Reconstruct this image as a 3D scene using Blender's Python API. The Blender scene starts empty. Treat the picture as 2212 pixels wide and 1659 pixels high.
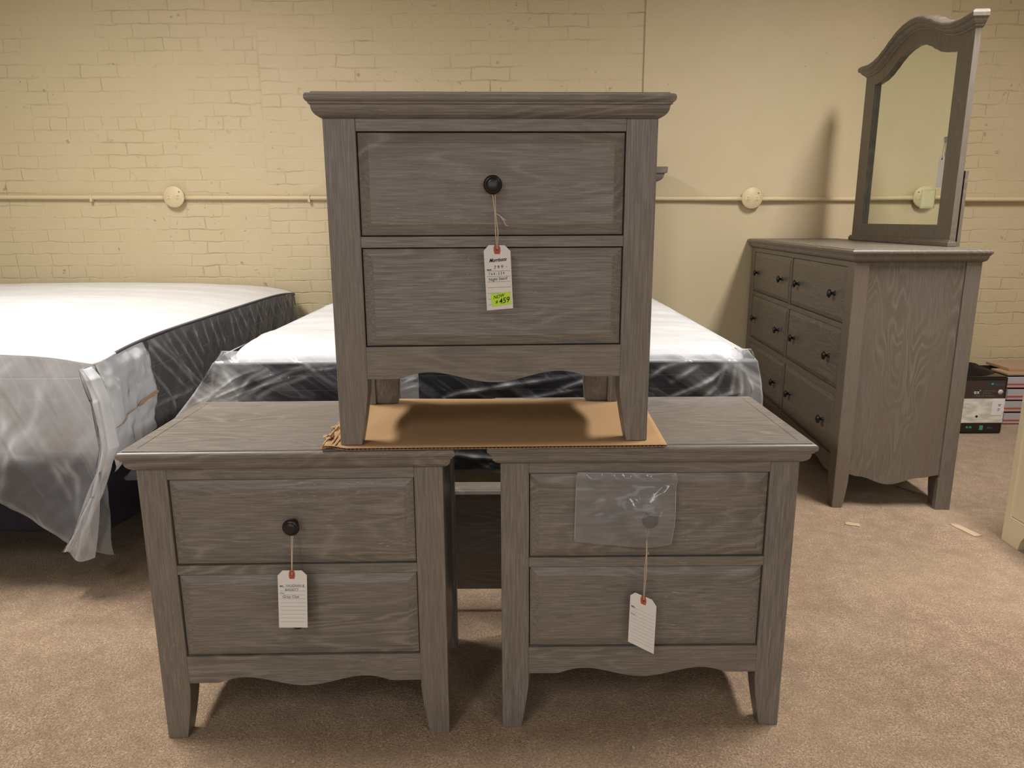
import bpy, bmesh, math, random
from mathutils import Vector, Matrix, noise
PI = math.pi
random.seed(7)
S = bpy.context.scene
COL = S.collection

# ------------------------------------------------------------------ helpers
def lin(r, g, b):
    def f(c):
        c /= 255.0
        return c / 12.92 if c <= 0.04045 else ((c + 0.055) / 1.055) ** 2.4
    return (f(r), f(g), f(b), 1.0)

class MB:
    def __init__(s):
        s.v = []; s.f = []; s.sm = []
    def add(s, vs, fs, smooth=False):
        o = len(s.v); s.v += [tuple(p) for p in vs]
        for q in fs:
            s.f.append(tuple(o + i for i in q)); s.sm.append(smooth)
    def box(s, x0, x1, y0, y1, z0, z1):
        s.add([(x0,y0,z0),(x1,y0,z0),(x1,y1,z0),(x0,y1,z0),(x0,y0,z1),(x1,y0,z1),(x1,y1,z1),(x0,y1,z1)],
              [(0,3,2,1),(4,5,6,7),(0,1,5,4),(1,2,6,5),(2,3,7,6),(3,0,4,7)])
    def hexa(s, p):   # 8 points, bottom 4 ccw then top 4
        s.add(p, [(0,3,2,1),(4,5,6,7),(0,1,5,4),(1,2,6,5),(2,3,7,6),(3,0,4,7)])
    def loops(s, L, cap0=True, cap1=True, smooth=False, closed=True):
        n = len(L[0]); vs = [p for l in L for p in l]; fs = []
        m = n if closed else n - 1
        for k in range(len(L) - 1):
            for i in range(m):
                j = (i + 1) % n
                fs.append((k*n+i, k*n+j, (k+1)*n+j, (k+1)*n+i))
        s.add(vs, fs, smooth)
        if cap0: s.f.append(tuple(len(s.v)-len(vs)+i for i in reversed(range(n)))); s.sm.append(False)
        if cap1: s.f.append(tuple(len(s.v)-n+i for i in range(n))); s.sm.append(False)
    def prism_xz(s, top, bot, y0, y1):
        # top/bot: equal-length lists of (x,z) along x; slab between them, thickness y0..y1
        n = len(top)
        for i in range(n - 1):
            a, b, c, d = bot[i], bot[i+1], top[i+1], top[i]
            vs = [(a[0],y0,a[1]),(b[0],y0,b[1]),(b[0],y1,b[1]),(a[0],y1,a[1]),(d[0],y0,d[1]),(c[0],y0,c[1]),(c[0],y1,c[1]),(d[0],y1,d[1])]
            f = [(0,3,2,1),(4,5,6,7),(0,1,5,4),(2,3,7,6)]
            if i == 0: f.append((3,0,4,7))
            if i == n-2: f.append((1,2,6,5))
            s.add(vs, f)
    def lathe(s, prof, n=24, axis='y', o=(0,0,0)):
        L = []
        for r, h in prof:
            l = []
            for i in range(n):
                a = 2*PI*i/n
                if axis == 'y': l.append((o[0]+r*math.cos(a), o[1]+h, o[2]+r*math.sin(a)))
                elif axis == 'z': l.append((o[0]+r*math.cos(a), o[1]+r*math.sin(a), o[2]+h))
            L.append(l)
        s.loops(L, True, True, True)
    def tube(s, pts, r, n=8, caps=True):
        pts = [Vector(p) for p in pts]; L = []
        up = Vector((0.13, 0.21, 0.97)).normalized()
        for i, p in enumerate(pts):
            t = (pts[min(i+1, len(pts)-1)] - pts[max(i-1, 0)]).normalized()
            a = t.cross(up)
            if a.length < 1e-3: a = t.cross(Vector((1,0,0)))
            a.normalize(); b = a.cross(t)
            rr = r[i] if isinstance(r, (list, tuple)) else r
            L.append([tuple(p + a*rr*math.cos(2*PI*k/n) + b*rr*math.sin(2*PI*k/n)) for k in range(n)])
        s.loops(L, caps, caps, True)
    def grid(s, nu, nv, fn, smooth=True):
        vs = [fn(i/nu, j/nv) for j in range(nv+1) for i in range(nu+1)]
        fs = [(j*(nu+1)+i, j*(nu+1)+i+1, (j+1)*(nu+1)+i+1, (j+1)*(nu+1)+i) for j in range(nv) for i in range(nu)]
        s.add(vs, fs, smooth)
    def build(s, name, mat, parent=None, bevel=0, seg=2, weld=True, solid=0):
        me = bpy.data.meshes.new(name)
        me.from_pydata([Vector(p) for p in s.v], [], s.f)
        me.polygons.foreach_set('use_smooth', s.sm)
        me.update()
        bm = bmesh.new(); bm.from_mesh(me)
        if weld: bmesh.ops.remove_doubles(bm, verts=bm.verts, dist=1e-6)
        bmesh.ops.recalc_face_normals(bm, faces=bm.faces)
        bm.to_mesh(me); bm.free()
        me.materials.append(mat)
        o = bpy.data.objects.new(name, me); COL.objects.link(o)
        if parent: o.parent = parent
        if solid:
            m = o.modifiers.new('solid', 'SOLIDIFY'); m.thickness = solid; m.offset = 0
        if bevel:
            m = o.modifiers.new('bevel', 'BEVEL'); m.width = bevel; m.segments = seg
            m.limit_method = 'ANGLE'; m.angle_limit = math.radians(35)
        return o

def empty(name, loc, rz=0):
    o = bpy.data.objects.new(name, None); COL.objects.link(o)
    o.location = loc; o.rotation_euler = (0, 0, rz); o.empty_display_size = 0.05
    return o
def tag(o, label=None, cat=None, group=None, kind=None):
    if label: o['label'] = label
    if cat: o['category'] = cat
    if group: o['group'] = group
    if kind: o['kind'] = kind
    return o
def thing(name, label, cat, loc=(0,0,0), rz=0, group=None):
    return tag(empty(name, loc, rz), label, cat, group)
def text(name, body, size, mat, parent, loc, shear=0.0, rot=0.0, bold=0.0, sx=1.0, spacing=1.0, align='LEFT', rotm=None, lift=0.0003):
    cu = bpy.data.curves.new(name + '_c', 'FONT')
    cu.body = body; cu.size = size; cu.shear = shear; cu.offset = bold
    cu.space_character = spacing; cu.align_x = align; cu.extrude = 0.00005; cu.resolution_u = 3
    tmp = bpy.data.objects.new('t', cu); COL.objects.link(tmp)
    bpy.context.view_layer.update()
    me = bpy.data.meshes.new_from_object(tmp.evaluated_get(bpy.context.evaluated_depsgraph_get()))
    bpy.data.objects.remove(tmp); me.name = name
    M = (rotm or Matrix.Identity(4)) @ Matrix.Translation(Vector(loc)) @ Matrix.Rotation(PI/2, 4, 'X') @ Matrix.Rotation(rot, 4, 'Z') @ Matrix.Diagonal((sx, 1, 1, 1))
    me.transform(M)
    me.materials.clear(); me.materials.append(mat)
    o = bpy.data.objects.new(name, me); COL.objects.link(o)
    if parent: o.parent = parent
    return o

# ------------------------------------------------------------------ materials
class NT:
    def __init__(s, name, rough=0.5, spec=0.5):
        s.m = bpy.data.materials.new(name); s.m.use_nodes = True
        s.t = s.m.node_tree; s.n = s.t.nodes; s.b = s.n['Principled BSDF']; s.out = s.n['Material Output']
        s.b.inputs['Roughness'].default_value = rough
        s.b.inputs['Specular IOR Level'].default_value = spec
    def new(s, t, **kw):
        n = s.n.new(t)
        for k, v in kw.items(): setattr(n, k, v)
        return n
    def link(s, a, b): s.t.links.new(a, b)
    def setv(s, sock, v):
        if isinstance(v, bpy.types.NodeSocket): s.link(v, sock)
        else: sock.default_value = v
    def math(s, op, a, b=0.0, c=0.0, clamp=False):
        n = s.new('ShaderNodeMath', operation=op); n.use_clamp = clamp
        for i, x in enumerate((a, b, c)): s.setv(n.inputs[i], x)
        return n.outputs[0]
    def coord(s, kind='Object'): return s.new('ShaderNodeTexCoord').outputs[kind]
    def mapping(s, vec, scale=(1,1,1), rot=(0,0,0), loc=(0,0,0)):
        n = s.new('ShaderNodeMapping'); s.link(vec, n.inputs['Vector'])
        n.inputs['Scale'].default_value = scale; n.inputs['Rotation'].default_value = rot
        s.setv(n.inputs['Location'], loc)
        return n.outputs[0]
    def noise(s, vec, scale=5, detail=3, rough=0.5, dist=0.0, out=0):
        n = s.new('ShaderNodeTexNoise'); s.link(vec, n.inputs['Vector'])
        n.inputs['Scale'].default_value = scale; n.inputs['Detail'].default_value = detail
        n.inputs['Roughness'].default_value = rough; n.inputs['Distortion'].default_value = dist
        return n.outputs[out]
    def ramp(s, fac, stops):
        n = s.new('ShaderNodeValToRGB'); s.link(fac, n.inputs[0]); e = n.color_ramp.elements
        while len(e) < len(stops): e.new(0.5)
        for el, (p, c) in zip(e, stops):
            el.position = p; el.color = c if len(c) == 4 else (*c, 1)
        return n.outputs[0]
    def rr(s, v, a, b, c=0.0, d=1.0):
        n = s.new('ShaderNodeMapRange'); s.link(v, n.inputs[0])
        for i, x in enumerate((a, b, c, d)): n.inputs[i+1].default_value = x
        return n.outputs[0]
    def mix(s, fac, a, b, blend='MIX'):
        n = s.new('ShaderNodeMix', data_type='RGBA', blend_type=blend)
        s.setv(n.inputs[0], fac); s.setv(n.inputs[6], a); s.setv(n.inputs[7], b)
        return n.outputs[2]
    def bump(s, h, strength=0.3, dist=0.002, normal=None):
        n = s.new('ShaderNodeBump'); s.link(h, n.inputs['Height'])
        n.inputs['Strength'].default_value = strength; n.inputs['Distance'].default_value = dist
        if normal: s.link(normal, n.inputs['Normal'])
        return n.outputs[0]
    def base(s, c): s.setv(s.b.inputs['Base Color'], c)
    def nrm(s, n): s.link(n, s.b.inputs['Normal'])

def plain(name, col, rough=0.5, spec=0.5, metal=0.0):
    t = NT(name, rough, spec); t.base(col); t.b.inputs['Metallic'].default_value = metal
    v = t.noise(t.coord(), 60, 3)
    t.nrm(t.bump(v, 0.05, 0.001))
    return t.m

def wood(name, axis, tone=1.0, warm=0.0, fig=1.0):
    """Grey-washed oak; grain runs along the given local axis."""
    t = NT(name, 0.42, 0.5)
    inf = t.new('ShaderNodeObjectInfo')
    off = t.new('ShaderNodeVectorMath', operation='SCALE')
    comb = t.new('ShaderNodeCombineXYZ')
    for i in range(3): t.link(inf.outputs['Random'], comb.inputs[i])
    t.link(comb.outputs[0], off.inputs[0]); off.inputs['Scale'].default_value = 37.0
    add = t.new('ShaderNodeVectorMath', operation='ADD')
    t.link(t.coord(), add.inputs[0]); t.link(off.outputs[0], add.inputs[1])
    P = add.outputs[0]
    def sc(along, across):
        return tuple(along if a == axis else across for a in 'xyz')
    # growth-ring figure: contour bands of a stretched noise field
    field = t.noise(t.mapping(P, sc(1.0, 5.0)), 1.7, 2, 0.5, 0.25)
    rings = t.math('SINE', t.math('MULTIPLY', field, 120.0))
    rings = t.rr(rings, -1, 1, 0, 1)
    amp = t.rr(t.noise(t.mapping(P, sc(0.8, 2.0)), 4.0, 2), 0.43, 0.64, 0.03, fig)
    # pores and fine streaks
    pores = t.noise(t.mapping(P, sc(1.0, 26.0)), 16.0, 5, 0.65)
    fine = t.noise(t.mapping(P, sc(1.0, 11.0)), 70.0, 3, 0.6)
    broad = t.noise(t.mapping(P, sc(0.35, 1.6)), 5.0, 3, 0.5)
    c_d = lin(95*tone, 91*tone, 87*tone); c_m = lin(119*tone, 113*tone, 107*tone)
    c_l = lin(146*tone, 140*tone, 133*tone); c_w = lin(122*tone, 106*tone, 95*tone)
    col = t.ramp(pores, [(0.30, c_d), (0.5, c_m), (0.72, c_l)])
    col = t.mix(t.rr(broad, 0.42, 0.64, 0, 0.35 + warm), col, c_w)
    col = t.mix(t.math('MULTIPLY', t.math('MULTIPLY', rings, amp), 0.50 if warm else 0.48), col, lin(92*tone, 86*tone, 80*tone))
    inv = t.math('SUBTRACT', 1.0, rings)
    inv = t.math('POWER', inv, 5.0)
    col = t.mix(t.math('MULTIPLY', t.math('MULTIPLY', inv, amp), 0.45 if warm else 0.30), col, lin(160*tone, 152*tone, 142*tone))
    # lime wash left in open pores
    fleck = t.rr(fine, 0.63, 0.72, 0, 1)
    patch = t.rr(t.noise(P, 5.0, 3), 0.47, 0.66, 0.0, 1.0)
    col = t.mix(t.math('MULTIPLY', t.math('MULTIPLY', fleck, patch), 0.75), col, lin(190, 186, 180))
    if warm: col = t.mix(0.50, col, (0.120*tone, 0.092*tone, 0.062*tone, 1))
    t.base(col)
    h = t.math('ADD', t.math('MULTIPLY', pores, 0.7), t.math('MULTIPLY', rings, 0.15))
    t.nrm(t.bump(h, 0.25, 0.0006))
    t.link(t.rr(pores, 0.3, 0.7, 0.50, 0.36), t.b.inputs['Roughness'])
    return t.m

WX = wood('oak_grain_x', 'x'); WZ = wood('oak_grain_z', 'z'); WY = wood('oak_grain_y', 'y')
WZs = wood('oak_post_z', 'z', 1.0, 0.0, 0.12); WZds = wood('oak_dresser_post', 'z', 1.02, 0.3, 0.12)
WXd = wood('oak_dresser_x', 'x', 0.98, 0.25); WZd = wood('oak_dresser_z', 'z', 0.96, 0.3)

def m_wall(brick):
    t = NT('painted_brick' if brick else 'painted_plaster', 0.55, 0.35)
    P = t.coord()
    sep = t.new('ShaderNodeSeparateXYZ'); t.link(P, sep.inputs[0])
    x, z = sep.outputs[0], sep.outputs[2]
    big = t.noise(P, 0.9, 3)
    base = t.mix(t.rr(big, 0.4, 0.62), lin(199, 184, 149), lin(205, 187, 155))
    med = t.noise(P, 7.0, 4, 0.6)
    base = t.mix(t.rr(med, 0.45, 0.7, 0, 0.25), base, lin(194, 176, 139))
    if brick:
        wob = t.noise(P, 7.0, 4, 0.6, out=1)
        sub = t.new('ShaderNodeVectorMath', operation='SUBTRACT'); t.link(wob, sub.inputs[0]); sub.inputs[1].default_value = (0.5, 0.5, 0.5)
        scl = t.new('ShaderNodeVectorMath', operation='SCALE'); t.link(sub.outputs[0], scl.inputs[0]); scl.inputs['Scale'].default_value = 0.034
        cb = t.new('ShaderNodeCombineXYZ'); t.link(x, cb.inputs[0]); t.link(z, cb.inputs[1])
        ad = t.new('ShaderNodeVectorMath', operation='ADD'); t.link(cb.outputs[0], ad.inputs[0]); t.link(scl.outputs[0], ad.inputs[1])
        V = ad.outputs[0]
        def bt(width, loc):
            n = t.new('ShaderNodeTexBrick'); t.link(t.mapping(V, loc=loc), n.inputs['Vector'])
            n.inputs['Scale'].default_value = 1.0; n.inputs['Mortar Size'].default_value = 0.0052
            n.inputs['Mortar Smooth'].default_value = 0.9; n.inputs['Bias'].default_value = 0
            n.inputs['Brick Width'].default_value = width; n.inputs['Row Height'].default_value = 0.066
            n.offset = 0.5
            return n.outputs['Fac']
        A = bt(0.196, (0.03, 0.012, 0)); B = bt(0.205, (1.337, 0.034, 0)); Hh = bt(0.094, (0.0, 0.012, 0))
        row = t.math('FLOOR', t.math('DIVIDE', t.math('ADD', z, 0.012), 0.066))
        hd = t.math('COMPARE', t.math('MODULO', row, 6.0), 0.0, 0.1)
        mA = t.new('ShaderNodeMix'); t.link(hd, mA.inputs[0]); t.link(A, mA.inputs[2]); t.link(Hh, mA.inputs[3])
        side = t.math('GREATER_THAN', t.math('ADD', x, t.math('MULTIPLY', t.math('SUBTRACT', med, 0.5), 0.02)), -1.337)
        mB = t.new('ShaderNodeMix'); t.link(side, mB.inputs[0]); t.link(mA.outputs[0], mB.inputs[2]); t.link(B, mB.inputs[3])
        seam = t.rr(t.math('ABSOLUTE', t.math('ADD', x, 1.337)), 0.0, 0.008, 0.8, 0.0)
        mort = t.math('MAXIMUM', mB.outputs[0], seam)
        depth = t.rr(t.noise(P, 3.1, 4, 0.75), 0.42, 0.70, 0.06, 1.0)
        mort = t.math('MULTIPLY', mort, depth)
        base = t.mix(t.math('MULTIPLY', mort, 0.50), base, lin(170, 150, 102))
        # open joints and chips where paint has gone
        ch = t.math('MULTIPLY', t.rr(t.noise(P, 24, 3, 0.6), 0.63, 0.70), t.rr(t.noise(P, 4.0, 2), 0.48, 0.6))
        ch2 = t.math('MULTIPLY', t.rr(t.noise(P, 22, 3, 0.7), 0.58, 0.68), t.rr(mort, 0.45, 0.9))
        base = t.mix(t.math('MULTIPLY', t.math('MAXIMUM', ch, ch2), 0.5), base, lin(128, 108, 66))
        rough = t.noise(P, 45, 4, 0.6)
        dent = t.noise(P, 9, 3, 0.6)
        h = t.math('ADD', t.math('MULTIPLY', mort, -1.0), t.math('ADD', t.math('MULTIPLY', rough, 0.22), t.math('MULTIPLY', dent, 0.5)))
        h = t.math('SUBTRACT', h, t.math('MULTIPLY', ch, 0.5))
        t.nrm(t.bump(h, 0.6, 0.006))
    else:
        ch = t.rr(t.noise(P, 26, 2), 0.735, 0.76)
        base = t.mix(t.math('MULTIPLY', ch, 0.35), base, lin(140, 120, 80))
        h = t.math('ADD', t.noise(P, 6, 3, 0.5), t.math('MULTIPLY', t.noise(P, 160, 2), 0.12))
        t.nrm(t.bump(h, 0.3, 0.004))
    t.base(base)
    return t.m
M_BRICK, M_PLASTER = m_wall(True), m_wall(False)
M_PAINT = plain('cream_paint', lin(212, 194, 156), 0.45, 0.4)

def m_carpet():
    t = NT('cut_pile_carpet', 0.95, 0.1); P = t.coord()
    tuft = t.noise(P, 230, 3, 0.6, 0.8)
    loop = t.new('ShaderNodeTexVoronoi'); t.link(P, loop.inputs['Vector']); loop.inputs['Scale'].default_value = 210
    med = t.noise(P, 17, 5, 0.65); big = t.noise(P, 2.2, 3)
    col = t.ramp(tuft, [(0.34, lin(122, 98, 78)), (0.5, lin(171, 144, 118)), (0.66, lin(205, 178, 149))])
    col = t.mix(t.rr(med, 0.4, 0.62, 0, 0.55), col, lin(140, 115, 94))
    col = t.mix(t.rr(big, 0.4, 0.65, 0, 0.25), col, lin(186, 163, 132))
    t.base(col)
    h = t.math('ADD', t.math('MULTIPLY', tuft, 1.2), t.math('ADD', t.math('MULTIPLY', loop.outputs[0], 0.5), t.math('MULTIPLY', med, 1.0)))
    t.nrm(t.bump(h, 0.9, 0.005))
    t.b.inputs['Sheen Weight'].default_value = 0.2
    return t.m

def m_fabric(name, col, rough=0.85, quilt=None, wrinkle=0.0, spec=0.2, coat=0.0, streak=(1.2, 7, 7)):
    t = NT(name, rough, spec); P = t.coord()
    weave = t.noise(P, 140, 2)
    c = t.mix(t.rr(t.noise(P, 12, 3), 0.35, 0.7, 0, 0.3), col, tuple(x*0.8 for x in col[:3]) + (1,))
    h = t.math('MULTIPLY', weave, 0.02)
    if quilt:
        sep = t.new('ShaderNodeSeparateXYZ'); t.link(P, sep.inputs[0])
        w = t.math('PINGPONG', sep.outputs[2], quilt / 2)
        line = t.rr(w, 0.0, 0.0035, 1, 0)
        c = t.mix(t.math('MULTIPLY', line, 0.35), c, tuple(min(1, x*2.6+0.01) for x in col[:3]) + (1,))
        h = t.math('SUBTRACT', h, t.math('MULTIPLY', line, 0.8))
    if wrinkle:
        w1 = t.noise(t.mapping(P, streak), 2.3, 5, 0.62, 0.5)
        h = t.math('ADD', h, t.math('MULTIPLY', w1, wrinkle))
    t.base(c); t.nrm(t.bump(h, 0.6, 0.006))
    if coat:
        t.b.inputs['Coat Weight'].default_value = coat; t.b.inputs['Coat Roughness'].default_value = 0.22
    return t.m

def m_film(name, haze=0.15, streak=0.5, scale=(1, 1, 1), rot=(0, 0, 0), freq=9.0, tint=(0.93, 0.93, 0.95), gl=0.35, thr=(0.52, 0.70)):
    """thin polythene: mostly clear, milky where creased, glossy all over"""
    t = NT(name); P = t.mapping(t.mapping(t.coord(), (1,1,1), rot), scale)
    n1 = t.noise(P, freq, 2, 0.45, 0.0); n2 = t.noise(t.coord(), 26, 4, 0.6)
    crease = t.math('ADD', t.math('MULTIPLY', t.rr(n1, 0.52, 0.66), 0.55), t.math('MULTIPLY', t.math('POWER', t.rr(t.math('ABSOLUTE', t.math('SUBTRACT', n1, 0.56)), 0.0, 0.018, 1, 0), 2.0), 0.5))
    cloud = t.rr(t.noise(t.coord(), 4.0, 3), thr[0], thr[1])
    at = t.new('ShaderNodeAttribute', attribute_name='crease')
    haze = t.math('ADD', haze, at.outputs['Fac'])
    fac = t.math('ADD', haze, t.math('MULTIPLY', streak, t.math('ADD', t.math('MULTIPLY', crease, 0.8), t.math('MULTIPLY', cloud, 0.45))), clamp=True)
    bmp = t.bump(t.math('ADD', n1, t.math('MULTIPLY', n2, 0.03)), 0.8, 0.03)
    tr = t.new('ShaderNodeBsdfTransparent'); tr.inputs[0].default_value = (*tint, 1)
    df = t.new('ShaderNodeBsdfDiffuse'); df.inputs[0].default_value = (0.84, 0.86, 0.90, 1); t.link(bmp, df.inputs['Normal'])
    tl = t.new('ShaderNodeBsdfTranslucent'); tl.inputs[0].default_value = (0.8, 0.8, 0.82, 1)
    md = t.new('ShaderNodeMixShader'); md.inputs[0].default_value = 0.35; t.link(df.outputs[0], md.inputs[1]); t.link(tl.outputs[0], md.inputs[2])
    m1 = t.new('ShaderNodeMixShader'); t.link(fac, m1.inputs[0]); t.link(tr.outputs[0], m1.inputs[1]); t.link(md.outputs[0], m1.inputs[2])
    g = t.new('ShaderNodeBsdfGlossy'); g.inputs['Roughness'].default_value = 0.12; g.inputs[0].default_value = (1, 1, 1, 1); t.link(bmp, g.inputs['Normal'])
    fr = t.new('ShaderNodeLayerWeight'); fr.inputs['Blend'].default_value = gl; t.link(bmp, fr.inputs['Normal'])
    m2 = t.new('ShaderNodeMixShader'); t.link(fr.outputs['Fresnel'], m2.inputs[0]); t.link(m1.outputs[0], m2.inputs[1]); t.link(g.outputs[0], m2.inputs[2])
    t.link(m2.outputs[0], t.out.inputs['Surface'])
    return t.m

M_CARPET = m_carpet()
M_KNOB = plain('dark_bronze', lin(38, 36, 38), 0.32, 0.6, 0.4)
M_DARK = plain('dark_interior', lin(30, 26, 24), 0.9, 0.1)
M_CARD = plain('tag_card', lin(226, 223, 220), 0.7, 0.2)
M_EYE = plain('tag_patch', lin(176, 92, 74), 0.7, 0.2)
M_HOLE = plain('tag_eyelet', lin(96, 62, 54), 0.7, 0.2)
M_STR = plain('cotton_string', lin(206, 190, 166), 0.9, 0.1)
M_INK = plain('ink_black', lin(34, 34, 40), 0.7, 0.1)
M_INKG = plain('ink_grey', lin(120, 120, 124), 0.7, 0.1)
M_RULE = plain('ruled_line', lin(168, 168, 172), 0.7, 0.1)
M_RULED = plain('ruled_line_dark', lin(110, 110, 110), 0.7, 0.1)
M_NEON = plain('neon_sticker', lin(196, 236, 70), 0.6, 0.2)
M_NOTE = plain('pale_lime_note', lin(250, 250, 205), 0.7, 0.2)

# ------------------------------------------------------------------ camera
EYE, PITCH, ROLL, F = 1.0925, 0.2209, 0.0044, 1583.95
cam = bpy.data.cameras.new('camera'); co = bpy.data.objects.new('camera', cam); COL.objects.link(co)
cam.sensor_width = 36; cam.sensor_fit = 'HORIZONTAL'; cam.lens = F / 2212 * 36; cam.clip_start = 0.05
co.matrix_world = Matrix.Translation((0, 0, EYE)) @ Matrix.Rotation(PI/2 - PITCH, 4, 'X') @ Matrix.Rotation(-ROLL, 4, 'Z')
S.camera = co

# ------------------------------------------------------------------ room
WY0 = 4.165          # brick face
XL, XR, YB, ZC = -4.6, 4.4, -3.2, 2.75
def struct(o): o['kind'] = 'structure'; return o
b = MB(); b.box(XL, XR, YB, WY0 + 0.2, -0.08, 0); struct(b.build('floor', M_CARPET))
b = MB(); b.box(XL-0.1, XR+0.1, WY0, WY0 + 0.2, 0, ZC); struct(b.build('wall_back', M_BRICK))
b = MB(); b.box(XL-0.1, XL, YB, WY0, 0, ZC); struct(b.build('wall_left', M_PAINT))
b = MB(); b.box(XR, XR+0.1, YB, WY0, 0, ZC); struct(b.build('wall_right', M_PAINT))
b = MB(); b.box(XL-0.1, XR+0.1, YB-0.1, YB, 0, ZC); struct(b.build('wall_front', M_PAINT))
b = MB(); b.box(XL-0.1, XR+0.1, YB-0.1, WY0+0.2, ZC, ZC+0.1); struct(b.build('ceiling', plain('ceiling_paint', lin(185, 177, 158), 0.8, 0.2)))
b = MB(); b.box(0.706, 2.302, 4.15, WY0, 0, ZC)
struct(b.build('wall_panel', M_PLASTER, bevel=0.003))

# conduit and round outlets
cz0, cz1 = 1.2268, 1.188
def cz(x): return 1.2262 + (x + 2.79) / 5.6 * (1.190 - 1.2262)
cnd = thing('electrical_conduit', 'long cream painted conduit pipe running level across the back wall', 'pipe', (0, 0, 0))
for xa, xb in ((XL, -1.842-0.050), (-1.842+0.050, 1.312-0.050), (1.312+0.050, XR)):
    pts = []; n = max(6, int((xb-xa)/0.05))
    for i in range(n+1):
        x = xa + (xb-xa)*i/n; y = 4.150
        if x > 0.706: y = 4.136
        elif x > 0.55: y = 4.150 - 0.014*(x-0.55)/0.156
        if abs(x-1.312) < 0.34: y -= 0.010*math.cos((x-1.312)/0.34*PI/2)
        pts.append((x, y, cz(x) - 0.004))
    m = MB(); m.tube(pts, 0.0122, 12); m.build('pipe_run', M_PAINT, cnd)
for xx in (-1.107, -2.3, 0.2, 2.0):
    yy = 4.152 if xx < 0.7 else 4.138; m = MB()
    m.box(xx-0.006, xx+0.006, yy-0.017, yy+0.011, cz(xx)-0.026, cz(xx)+0.010)
    m.build('pipe_clip', M_PAINT, cnd, bevel=0.0015)
def outlet(x, yw, label):
    o = thing('round_outlet', label, 'outlet', (x, yw, cz(x)), 0, 'round wall outlets')
    m = MB(); m.lathe([(0.048, 0), (0.048, -0.028), (0.0575, -0.030), (0.0575, -0.034), (0.054, -0.0375), (0.0, -0.038)], 40)
    m.build('cover', M_PAINT, o)
    for s in (-1, 1):
        m = MB()
        m.lathe([(0.0165, -0.0375), (0.0165, -0.0384), (0.0158, -0.0388), (0, -0.0388)], 24, 'y', (s*0.0245, 0, -0.004))
        r = m.build('receptacle', M_PAINT, o)
        m = MB()
        for dz in (-0.007, 0.007):
            m.box(s*0.0245-0.0042, s*0.0245-0.0026, -0.0394, -0.0380, dz-0.0062, dz+0.0002)
            m.box(s*0.0245+0.0026, s*0.0245+0.0042, -0.0394, -0.0380, dz-0.0062, dz+0.0002)
        m.build('slot', M_HOLE, r)
    m = MB(); m.lathe([(0.0035, -0.0378), (0.003, -0.0392), (0, -0.0395)], 12, 'y', (0.032, 0, 0.026)); m.build('screw', M_HOLE, o)
    return o
outlet(-1.842, 4.165, 'round cream outlet on the brick, above the wrapped bed at left')
outlet(1.312, 4.15, 'round cream outlet on the smooth wall panel left of the dresser mirror')

# ------------------------------------------------------------------ casegoods
KNOB = [(0.0095, 0.002), (0.0095, -0.002), (0.0065, -0.004), (0.0055, -0.008), (0.0058, -0.014), (0.0120, -0.0175), (0.0165, -0.0200),
        (0.0172, -0.0225), (0.0165, -0.0245), (0.0150, -0.0250), (0.0150, -0.0258), (0.0142, -0.0262), (0.0118, -0.0262), (0.0115, -0.0275), (0.0108, -0.0285),
        (0.0095, -0.0292), (0.0060, -0.0300), (0.0, -0.0303)]
CROWN = [(0.0, 0.0), (0.004, 0.0015), (0.0103, 0.005), (0.0145, 0.010), (0.0165, 0.0155), (0.0172, 0.0215), (0.0205, 0.0225), (0.0212, 0.0260),
         (0.0240, 0.0272), (0.0260, 0.0300), (0.0265, 0.0335), (0.0260, 0.0370), (0.0240, 0.0395), (0.0205, 0.0408), (0.0165, 0.0408), (0.0160, 0.0432),
         (-0.0050, 0.0433), (-0.0058, 0.0422), (-0.0072, 0.0422), (-0.0080, 0.0433)]
def crown_mesh(hw, depth, z0, fo=0.85, bo=0.75, dz=1.0):
    m = MB(); L = []
    for o, z in CROWN:
        x0, x1, y0, y1 = -hw-o, hw+o, -o*fo, depth+o*bo
        L.append([(x0,y0,z0+z*dz),(x1,y0,z0+z*dz),(x1,y1,z0+z*dz),(x0,y1,z0+z*dz)])
    m.loops(L); return m
def drawer_mesh(x0, x1, z0, z1, depth):
    m = MB(); g = 0.0016
    x0 += g; x1 -= g; z0 += g; z1 -= g
    L = []
    for ins, y in ((0, 0.020), (0, 0.0066), (0.0012, 0.0056), (0.0182, 0.0000), (0.0190, -0.0006), (0.0205, -0.0008)):
        L.append([(x0+ins, y, z0+ins), (x1-ins, y, z0+ins), (x1-ins, y, z1-ins), (x0+ins, y, z1-ins)])
    m.loops(L)
    m.box(x0+0.006, x1-0.006, 0.020, depth, z0+0.008, z1-0.02)
    return m
def smooth_prof(pts, n=8):
    """cosine-eased interpolation through (x, z) points"""
    out = []
    for i in range(len(pts)-1):
        (xa, za), (xb, zb) = pts[i], pts[i+1]
        for k in range(n):
            t = k / n; e = (1 - math.cos(PI*t)) / 2
            out.append((xa + (xb-xa)*t, za + (zb-za)*e))
    out.append(pts[-1]); return out
def leg(m, xi, xo, xb, y0, y1, y1b, zt, zk):
    """square post; the inner x and inner y faces taper below zk (curved start)"""
    L = []
    for t in (0, 0.15, 0.35, 0.6, 0.8, 0.93, 1.0):
        e = t ** 0.75 if t < 1 else 1
        z = zk * t
        x = xb + (xi - xb) * (1 - (1 - t) ** 1.35)
        y = y1b + (y1 - y1b) * (1 - (1 - t) ** 1.35)
        L.append([(x, y0, z), (xo, y0, z), (xo, y, z), (x, y, z)])
    L.append([(xi, y0, zt), (xo, y0, zt), (xo, y1, zt), (xi, y1, zt)])
    if (xo < xi): L = [list(reversed(l)) for l in L]
    m.loops(L)

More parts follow.
